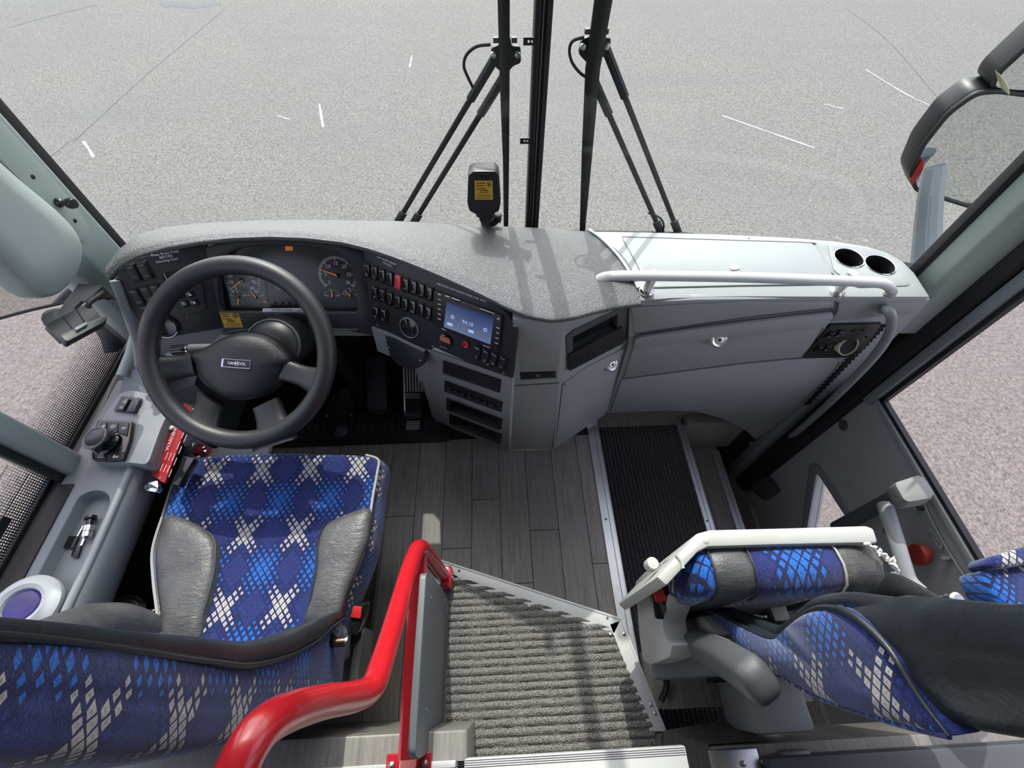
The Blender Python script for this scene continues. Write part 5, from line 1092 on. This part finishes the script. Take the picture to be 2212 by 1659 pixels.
surf('skirt', [[FCu.p(ca + (a - ca) * s, cbv + (b - cbv) * s, h) for a, b in outl] for s, h in ((.995, -.01), (1.035, -.03), (1.045, -.07), (1.03, -.11), (.97, -.14))], 'moquette', ds, close_u=True, uv=uyz, ang=80)
tube('piping', cr([Zp(x, y, CZ - .006) for x, y in ((432, 986), (396, 1003), (372, 1050), (352, 1112), (330, 1185), (331, 1250), (340, 1330), (345, 1420))], 6), .0035, 'cream_piping', ds, n=8)
tube('piping', cr([Zp(x, y, CZ - .002) for x, y in ((790, 983), (817, 993), (815, 1020), (806, 1070), (797, 1130), (787, 1186), (748, 1283), (722, 1360))], 6), .0035, 'cream_piping', ds, n=8)
lb = [(356, 1109), (395, 1117), (435, 1138), (462, 1165), (466, 1200), (461, 1250), (442, 1320), (418, 1398), (346, 1415), (342, 1330), (333, 1250), (332, 1188), (342, 1142)]
rb = [(798, 1094), (796, 1145), (786, 1186), (748, 1280), (724, 1350), (655, 1352), (668, 1300), (681, 1230), (686, 1170), (703, 1130), (745, 1108)]
for poly in (lb, rb): pillow('bolster', FCu, cr2(FCu.uvs(poly, .012), 3, True), [(1.0, -.012), (.99, .002), (.95, .010), (.8, .016), (.5, .018)], 'leather', ds, ang=70)
for pts in (((448, 1148), (463, 1168), (465, 1200), (460, 1250), (441, 1320), (418, 1396)), ((703, 1130), (686, 1168), (681, 1230), (668, 1300), (655, 1350))): tube('seam', cr([Zp(x, y, CZ + .008) for x, y in pts], 5), .0022, 'dark_piping', ds, n=6)
box('seat_pan', (-.80, .1, .30), (-.36, .5, .37), 'deep_black', ds, bevel=.01); box('suspension', (-.76, .1, .02), (-.42, .46, .30), 'rubber_black', ds, bevel=.02)
# backrest: sections lofted upwards
def lerp_tab(tab, z):
    for i in range(len(tab) - 1):
        if tab[i][0] <= z <= tab[i + 1][0]: t = (z - tab[i][0]) / (tab[i + 1][0] - tab[i][0]); return tab[i][1] + (tab[i + 1][1] - tab[i][1]) * t
    return tab[0][1] if z < tab[0][0] else tab[-1][1]
fF = [(.45, .135), (.5, .142), (.64, .10), (.77, .063), (.91, .042), (1.02, .045), (1.115, .05), (1.2, .05), (1.4, .03)]
fR = [(.45, -.03), (.53, -.05), (.90, -.056), (1.06, -.048), (1.21, -.032), (1.4, -.04)]
def back_loft(name, xl, xr, fF, fR, zs, mat, par, dip=.05, uv=None, rw=.0):
    rows = []
    for z in zs:
        a, b = lerp_tab(fF, z), lerp_tab(fR, z); xm = (xl + xr) / 2; k = max(.012, min(.03, (a - b) * .3))
        L = [(xl + k, b), (xm, b - .012), (xr - k, b), (xr, b + k), (xr + rw, (a + b) / 2), (xr, a - k), (xr - k * .6, a), (xr - .07, a - .008), (xr - .11, a - dip), (xm, a - dip - .008), (xl + .11, a - dip), (xl + .07, a - .008), (xl + k * .6, a), (xl, a - k), (xl - rw, (a + b) / 2), (xl, b + k)]
        rows.append([V((x, y, z)) for x, y in [(p.x, p.y) for p in cr([(x, y, 0) for x, y in L], 3, True)]])
    return surf(name, rows, mat, par, close_u=True, caps=True, uv=uv, ang=60)
zs = [.45 + .06 * k for k in range(17)]
ub = lambda p: (p.z + .02, (p.y + p.x) * 1.0 + .05)
back_loft('backrest', -.82, -.362, fF, fR, zs, 'moquette', ds, uv=ub)
rr_pts = [Xp(x, y, -.372) for x, y in ((742, 1328), (715, 1340), (680, 1362), (620, 1392), (560, 1412), (510, 1418), (420, 1405), (300, 1390), (150, 1374), (0, 1364), (-150, 1356))]
P_ = cr(rr_pts, 5); m_ = len(P_)
tube('back_bolster', P_, [(.006 + .017 * min(1, i / 9)) * (1 if p.z < .78 else max(.4, 1 - (p.z - .78) * 1.75)) for i, p in enumerate(P_)], 'leather_dark', ds, n=14, fl=(.9, 1.0))
tube('back_piping', [Xp(x, y, -.352) for x, y in cr2([(744, 1336), (715, 1358), (680, 1388), (620, 1418), (540, 1436), (470, 1430), (420, 1425), (300, 1407), (150, 1385), (0, 1370), (-120, 1362)], 5)], .0026, 'dark_piping', ds, n=8)
dm = [Xp(x, y, -.79) for x, y in ((345, 1400), (325, 1378), (290, 1366), (240, 1358), (180, 1362), (110, 1380), (30, 1400))]
tube('back_bolster', cr(dm, 4), [.012 + .035 * math.sin(math.pi * min(1, (i + 1) / 26)) ** .5 for i in range(25)], 'leather', ds, n=16)
# red buckle, lever, side cover
bq_ = Zp(768, 1318, .5); bm_ = thing('belt_buckle', 'red topped seat belt buckle at the right of the driver cushion', 'buckle', tuple(bq_ - V((0, 0, .1))))
FBu = Fr(Zp(770, 1320, .47), (1, -.1, 0), (.1, 1, .35))
pprism('buckle_body', FBu, [(758, 1335), (765, 1306), (785, 1309), (783, 1335), (770, 1372), (756, 1370)], -.05, 0, 'gloss_black', bm_, r=.003, bevel=.002); pprism('release_button', FBu, [(759, 1332), (765, 1308), (783, 1311), (780, 1335)], 0, .006, 'red_plastic', bm_, r=.002, bevel=.0015)
box('side_cover', tuple(Zp(760, 1480, .35) + V((-.012, 0, -.1))), tuple(Zp(772, 1352, .35) + V((.02, 0, .0))), 'cover_grey', ds, bevel=.012)
a_ = Zp(722, 1388, .56); tube('recline_lever', [a_ + V((-.03, .02, -.02)), a_], .011, 'gloss_black', ds, n=12); tube('lever_knob', [a_, a_ + V((.024, .001, .0))], .0095, 'brass_dark', ds, n=14); tube('lever_cap', [a_ + V((.024, .001, 0)), a_ + V((.029, .001, 0))], .0105, 'steel', ds, n=14)
tube('belt_bar', [Zp(712, 1400, .52), Zp(690, 1475, .52)], .004, 'cover_grey', ds, n=8)
# ================================================================ guide seat, tipped up
gs = thing('guide_seat', 'folding guide seat with torn black leather and blue fabric cushion tipped up', 'seat', (.62, .1, PZ))
gF = [(.2, .16), (.25, .157), (.41, .147), (.6, .095), (.726, .051), (.784, .043), (.885, .069), (.952, .067), (1.011, .07), (1.15, .04), (1.4, .02)]
gR = [(.2, .06), (.62, .036), (.71, .01), (.83, -.034), (.954, -.055), (1.048, -.065), (1.126, -.067), (1.4, -.06)]
back_loft('backrest', .462, .93, gF, gR, [.25 + .06 * k for k in range(20)], 'leather_dark', gs, dip=.045)
FG = Fr((.462, .05, .6), (0, -1, 0), (0, 0, 1))
if FG.n.x > 0: FG = Fr((.462, .05, .6), (0, 1, 0), (0, 0, 1))
side = [(1440, 1312), (1480, 1301), (1520, 1312), (1560, 1331), (1640, 1371), (1680, 1379), (1712, 1352), (1742, 1326), (1775, 1313), (1815, 1316), (1860, 1342), (1920, 1402), (1990, 1512), (2050, 1590), (1970, 1572), (1900, 1552), (1830, 1530), (1760, 1502), (1650, 1445), (1560, 1420), (1450, 1408)]
pillow('side_panel', FG, cr2(FG.uvs(side, .008), 3, True), [(.985, -.03), (1.0, 0), (.985, .008), (.9, .014), (.6, .018)], 'moquette', gs, uv=lambda p: (p.z * 1.0 + .045, p.y * 1.0 + .03), ang=75)
tube('edge_piping', cr([FG.w(x, y, .009) for x, y in side[0:10]], 5), .0045, 'dark_piping', gs, n=8); tube('edge_piping', cr([FG.w(x, y, .008) for x, y in side[9:14]], 6), [.0062 - .0002 * i for i in range(25)], 'dark_piping', gs, n=10); tube('edge_piping', cr([FG.w(x, y, .006) for x, y in side[13:]], 5), .0035, 'moquette', gs, n=8, uv=lambda p: (p.z, p.y))
fb_ = [Xp(x, y, .487) for x, y in ((1452, 1300), (1490, 1296), (1560, 1318), (1640, 1352), (1690, 1368), (1722, 1348), (1770, 1312), (1830, 1300), (1900, 1308), (1980, 1322), (2060, 1338), (2140, 1345), (2260, 1340), (2400, 1330))]
tube('front_bolster', cr(fb_, 4), [.007 + .006 * min(1, i / 8) for i in range(53)], 'leather_dark', gs, n=12)
# far wing of the backrest
tube('far_wing', cr([V((.90, .17, .30)), V((.90, .15, .42)), V((.905, .135, .52)), V((.91, .10, .58)), V((.91, .06, .62))], 5), [.03 + .008 * math.sin(i * .3) for i in range(21)], 'leather_dark', gs, n=12, fl=(.8, 1.2))
# tipped cushion
def csec(x, zt, y0, y1, zb=.36):
    r = .022; return [V((x, y, z)) for y, z in ((y0, zb), (y0, zt - .06), (y0 + .002, zt - .03), (y0 + .012, zt - .01), (y0 + .03, zt), ((y0 + y1) / 2, zt + .004), (y1 - .02, zt), (y1 - .006, zt - .008), (y1, zt - .03), (y1, zb))]
def cushion_zone(x0, x1, mat, e0=0, e1=0, zb=.36):
    rows = []
    for k in range(7):
        t = k / 6; x = x0 + (x1 - x0) * t; d = e0 * (1 - t) ** 2 + e1 * t ** 2; q = .004 * (abs(2 * t - 1) ** 6)
        rows.append(csec(x, .742 - d - q, .112 + d * .35 + q, .204 - d * .2, zb))
    return surf('cushion_zone', rows, mat, gs, caps=True, uv=lambda p: (p.x * .75 + .03, (p.y - p.z) * .75 + .185), ang=65)
cz = [cushion_zone(.335, .394, 'moquette', .05, 0, .62), cushion_zone(.394, .470, 'leather'), cushion_zone(.470, .640, 'moquette'), cushion_zone(.640, .745, 'leather_worn', 0, .03)]
for x in (.394, .470, .640): tube('seam', [p + V((0, -.001, .001)) for p in csec(x, .742, .112, .204)[1:-1]], .0022, 'cream_piping' if x == .64 else 'dark_piping', gs, n=6)
random.seed(3)
for k in range(26):
    t = k / 25; p = Zp(1872 + 68 * t, 1177 + 62 * t ** 1.3, .748 - .02 * t); d = V((random.uniform(-.009, .009), random.uniform(-.008, .008), random.uniform(-.002, .006)))
    tube('torn_thread', [p, p + d * .7 + V((0, 0, .004)), p + d * 1.4], [.0032, .0026, .001], 'frayed_white', gs, n=5)
FSh = Fr((0, 0, .752), (1, 0, 0), (0, 1, 0))
sh_ = [(1505, 1152), (1535, 1144), (1700, 1140), (1872, 1135), (1888, 1141), (1898, 1172), (1700, 1176), (1530, 1181), (1508, 1192), (1440, 1266), (1418, 1246)]
prism('seat_shell', FSh, FSh.uvs(sh_), -.34, 0, 'pale_plastic', gs, bevel=.005)
screw(FSh.w(1525, 1168, .0), (0, 0, 1), gs, .006, 'pale_plastic')
tube('shell_band', [FSh.w(1460, 1198, .002), FSh.w(1472, 1212, .002), FSh.w(1476, 1228, .002)], .003, 'pale_plastic', gs, n=6)
FHi = Fr((.335, .1, .5), (0, -1, 0), (0, 0, 1))
if FHi.n.x > 0: FHi = Fr((.335, .1, .5), (0, 1, 0), (0, 0, 1))
hg = [(1372, 1258), (1392, 1236), (1425, 1222), (1440, 1238), (1448, 1290), (1430, 1345), (1438, 1380), (1452, 1392), (1446, 1420), (1405, 1436), (1388, 1425), (1380, 1360)]
pprism('hinge_cover', FHi, hg, -.05, 0, 'pale_plastic', gs, r=.012, bevel=.008)
lathe('shell_peg', Zp(1404, 1222, .66), (0, 0, 1), [(.013, 0), (.013, .02), (.011, .024), (0, .025)], 'pale_plastic', gs, n=16)
FB2 = Fr(Zp(1420, 1285, .62), (1, -.15, 0), (.1, 1, .4))
pprism('buckle_body', FB2, [(1408, 1272), (1428, 1266), (1440, 1300), (1436, 1340), (1418, 1338)], -.03, -.004, 'gloss_black', gs, r=.003, bevel=.002); pprism('release_button', FB2, [(1407, 1268), (1428, 1263), (1440, 1296), (1416, 1300)], -.004, .006, 'red_plastic', gs, r=.003, bevel=.0015)
# armrest folded along the back
o = Xp(1482, 1362, .425); lathe('armrest_pivot', o + V((.03, 0, 0)), (-1, .0, .1), [(.034, 0), (.036, .03), (.03, .036), (.018, .037), (.016, .034), (0, .034)], 'cover_grey', gs, n=28)
mk('armrest_knuckle', [Xp(x, y, .418) for x, y in ((1480, 1335), (1515, 1330), (1550, 1372), (1500, 1405), (1478, 1385))] + [Xp(x, y, .418) + V((.045, 0, 0)) for x, y in ((1480, 1335), (1515, 1330), (1550, 1372), (1500, 1405), (1478, 1385))], [(0, 1, 2, 3, 4), (5, 6, 7, 8, 9)] + [(i, (i + 1) % 5, (i + 1) % 5 + 5, i + 5) for i in range(5)], 'cover_grey', gs, bevel=.006)
A0, A1, A2 = Xp(1502, 1392, .40), Xp(1575, 1428, .395), Xp(1632, 1466, .39)
tube('armrest', [A0 - (A1 - A0) * .02, A0, A1, A2, A2 + (A2 - A1) * .12, A2 + (A2 - A1) * .22, A2 + (A2 - A1) * .26], [.024, .030, .033, .034, .032, .022, .01], 'dark_grey', gs, n=16, up=(.6, .2, .75), fl=(1.0, .8), sq=.6)
tube('armrest_shell', [A0 + V((.005, .004, -.012)), A1 + V((.006, .004, -.016)), A2 + V((.006, .004, -.018))], [.028, .031, .030], 'cover_grey', gs, n=16, up=(.6, .2, .75), fl=(1.02, .8), sq=.6)
# pedestal and underside
box('pedestal', tuple(Zp(1570, 1575, .21) + V((0, 0, 0))), tuple(Zp(1640, 1480, .21) + V((.02, .02, .17))), 'cover_grey', gs, bevel=.012); box('pedestal_foot', tuple(Zp(1552, 1592, .2)), tuple(Zp(1660, 1570, .2) + V((0, .01, .018))), 'dark_grey', gs, bevel=.004)
box('pedestal_box', tuple(Zp(1600, 1560, .3)), tuple(Zp(1640, 1500, .3) + V((.03, .02, .06))), 'mid_grey', gs, bevel=.006)
box('hinge_base', tuple(Zp(1405, 1470, .3)), tuple(Zp(1520, 1430, .3) + V((.05, .03, .05))), 'cover_grey', gs, bevel=.015); box('under_box', tuple(Zp(1525, 1475, .28)), tuple(Zp(1590, 1440, .28) + V((.02, .02, .04))), 'deep_black', gs, bevel=.006)
box('latch_tab', tuple(Zp(1660, 1345, .5)), tuple(Zp(1680, 1315, .5) + V((.004, .004, .03))), 'white_metal', gs, bevel=.002); box('frame_block', (.50, .03, .22), (.88, .10, .45), 'deep_black', gs)
tube('hose', cr([Zp(1432, 1450, .24), Zp(1440, 1480, .22), Zp(1428, 1515, .21)], 5), .008, 'rubber_black', gs, n=8)
FSp = Fr((0, 0, .69), (1, 0, 0), (0, 1, 0))
sp = thing('side_pad', 'bright blue moquette side cushion at the right edge beside the door', 'cushion', tuple(Zp(2190, 1250, .6)))
pillow('upper_pad', FSp, cr2(FSp.uvs([(2135, 1208), (2160, 1196), (2260, 1172), (2260, 1208), (2170, 1226), (2142, 1224)]), 3, True), [(.95, -.05), (1, -.03), (1, -.01), (.95, .0), (.6, .004)], 'moquette', sp, uv=uxy, ang=75)
pillow('lower_pad', FSp, cr2(FSp.uvs([(2142, 1233), (2170, 1226), (2260, 1206), (2260, 1340), (2184, 1302)]), 3, True), [(.95, -.08), (1, -.06), (1, -.03), (.95, -.02), (.6, -.016)], 'moquette', sp, uv=lambda p: (p.x + .06 - p.z * .3, p.y + .09 + p.z * .6), ang=75)
# ================================================================ red handrail and grey modesty panel
hr = thing('red_handrail', 'glossy red tubular handrail curving up from the aisle step', 'handrail', (-.175, .262, PZ))
hp = cr([V((-.172, .262, PZ)), V((-.184, .272, .36)), V((-.196, .282, .47)), Zp(904, 1184, .525), Zp(893, 1205, .55), Zp(878, 1250, .59), Zp(850, 1350, .68), Zp(822, 1440, .765), Zp(806, 1480, .80), Zp(775, 1502, .835), Zp(700, 1516, .93), Zp(620, 1540, 1.03), Zp(570, 1570, 1.07), Zp(535, 1615, 1.085), Zp(505, 1680, 1.09), Zp(480, 1760, 1.09), Zp(465, 1850, 1.09)], 6)
tube('rail', hp, .0195, 'red_paint', hr, n=20)
f0, f1 = Zp(905, 1202, .49), Zp(884, 1640, .485); tube('flat_bar', [f0, f0.lerp(f1, .5), f1], .021, 'red_paint', hr, n=8, up=(0, 0, 1), fl=(1, .5), sq=.35, ang=20)
pl0 = Zp(882, 1643, .465); box('base_plate', (pl0.x - .045, pl0.y - .03, DZ), (pl0.x + .045, pl0.y + .012, DZ + .012), 'red_paint', hr, bevel=.003); tube('bar_foot', [f1 + V((0, -.0, .01)), V((f1.x, f1.y - .012, DZ + .01))], .017, 'red_paint', hr, n=8, sq=.5)
for s in (-1, 1): lathe('bolt', (pl0.x + s * .033, pl0.y - .006, DZ + .012), (0, 0, 1), [(.007, 0), (.006, .005), (0, .007)], 'steel', hr, n=10)
fl0 = V((-.172, .262, PZ)); box('flange', (fl0.x - .01, fl0.y - .03, PZ), (fl0.x + .022, fl0.y + .03, PZ + .05), 'red_paint', hr, bevel=.008); lathe('bolt', (fl0.x + .022, fl0.y, PZ + .03), (1, 0, .4), [(.005, 0), (.004, .003), (0, .004)], 'steel', hr, n=10)
FMP = Fr((-.165, .1, .3), (0, -1, 0), (0, 0, 1))
if FMP.n.x < 0: FMP = Fr((-.165, .1, .3), (0, 1, 0), (0, 0, 1))
mpn = thing('modesty_panel', 'grey panel screwed below the red rail along the aisle carpet', 'panel', (-.165, .1, PZ))
mp_ = rnd(FMP.uvs([(921, 1238), (934, 1240), (964, 1285), (964, 1590), (950, 1612), (905, 1640), (897, 1630), (908, 1440)]), .012)
prism('panel_board', FMP, mp_, -.014, .0, 'mid_grey', mpn, bevel=.005)
for p in ((932, 1293), (961, 1296), (921, 1534)): screw(FMP.w(*p, .0), FMP.n, mpn, .006)
# ================================================================ fittings on the entrance door
dp = thing('door_handrail', 'pale grey tubular door rail with a padded sage end block', 'handrail', tuple(Xp(1965, 1200, 1.2)))
tube('rail', cr([Xp(1912, 1090, 1.2), Xp(1918, 1112, 1.19), Xp(1936, 1170, 1.175), Xp(1952, 1225, 1.17), Xp(1962, 1252, 1.17), Xp(1978, 1270, 1.175), Xp(1990, 1280, 1.18)], 5), .0215, 'shelf_grey', dp, n=16)
tube('rail_band', [Xp(1926, 1142, 1.184), Xp(1930, 1152, 1.182)], .0225, 'rubber_black', dp, n=16); tube('rail_end', [Xp(1982, 1274, 1.18), Xp(2010, 1292, 1.2), Xp(2040, 1300, 1.22)], .014, 'chrome', dp, n=12)
FPd = Fr(Xp(1975, 1055, 1.19), (.55, -.35, .45), (.1, .8, .3)); FPd = Fr(Xp(1975, 1055, 1.19), (1, -.2, .25), (.2, 1, 0))
pillow('end_block', FPd, rnd(FPd.uvs([(1929, 1042), (1984, 1024), (2000, 1032), (2020, 1064), (2016, 1076), (1962, 1086), (1950, 1080)]), .012), [(.8, -.07), (.97, -.055), (1, -.035), (1, -.012), (.93, 0), (.5, .004)], 'cover_grey', dp, ang=60)
tube('dark_bar', [Xp(1808, 1140, 1.25), Xp(1870, 1108, 1.24), Xp(1940, 1072, 1.22)], .024, 'dark_grey', dp, n=10)
lathe('rail_nut', Xp(2037, 1292, 1.2), (0, -.3, 1), [(.010, 0), (.010, .02), (.02, .022), (.021, .04), (.016, .045), (0, .046)], 'steel', dp, n=18)
ev = thing('emergency_valve', 'dull red emergency valve knob on the grey door panel', 'valve', tuple(Xp(1995, 1200, 1.32)))
FEv = Fr(Xp(1995, 1200, 1.30), FD.u, FD.v)
lathe('valve_seat', FEv.w(1985, 1192, -.015), FEv.n, [(.024, 0), (.024, .01), (.016, .014)], 'dull_red', ev, n=20)
prism('valve_knob', FEv, rnd(FEv.uvs([(1972, 1185), (1985, 1175), (2008, 1178), (2020, 1200), (2018, 1215), (2004, 1222), (1990, 1218)]), .008), 0, .03, 'dull_red', ev, bevel=.006)
cbx = [Xp(x, y, 1.312) for x, y in ((1996, 1088), (2000, 1098), (2020, 1140), (2045, 1185), (2080, 1240), (2130, 1318), (2160, 1360))]
dc = thing('door_cable', 'thin pale cable with a latch plate running down the door panel', 'cable', tuple(cbx[3]))
tube('cable', cr(cbx, 4), .0028, 'shelf_grey', dc, n=8)
prism('latch_plate', FD, rnd(FD.uvs([(2012, 1143), (2020, 1140), (2043, 1178), (2040, 1186), (2033, 1186)]), .003), .004, .009, 'shelf_grey', dc, holes=[FD.uvs([(2020, 1150), (2037, 1178), (2034, 1180), (2018, 1152)])])
lathe('stud', FD.w(2057, 1206, .0), FD.n, [(.008, 0), (.007, .03), (0, .034)], 'cover_grey', dc, n=12); lathe('cable_end', FD.w(1992, 1096), FD.n, [(.01, 0), (.008, .012), (0, .014)], 'dark_grey', dc, n=12)
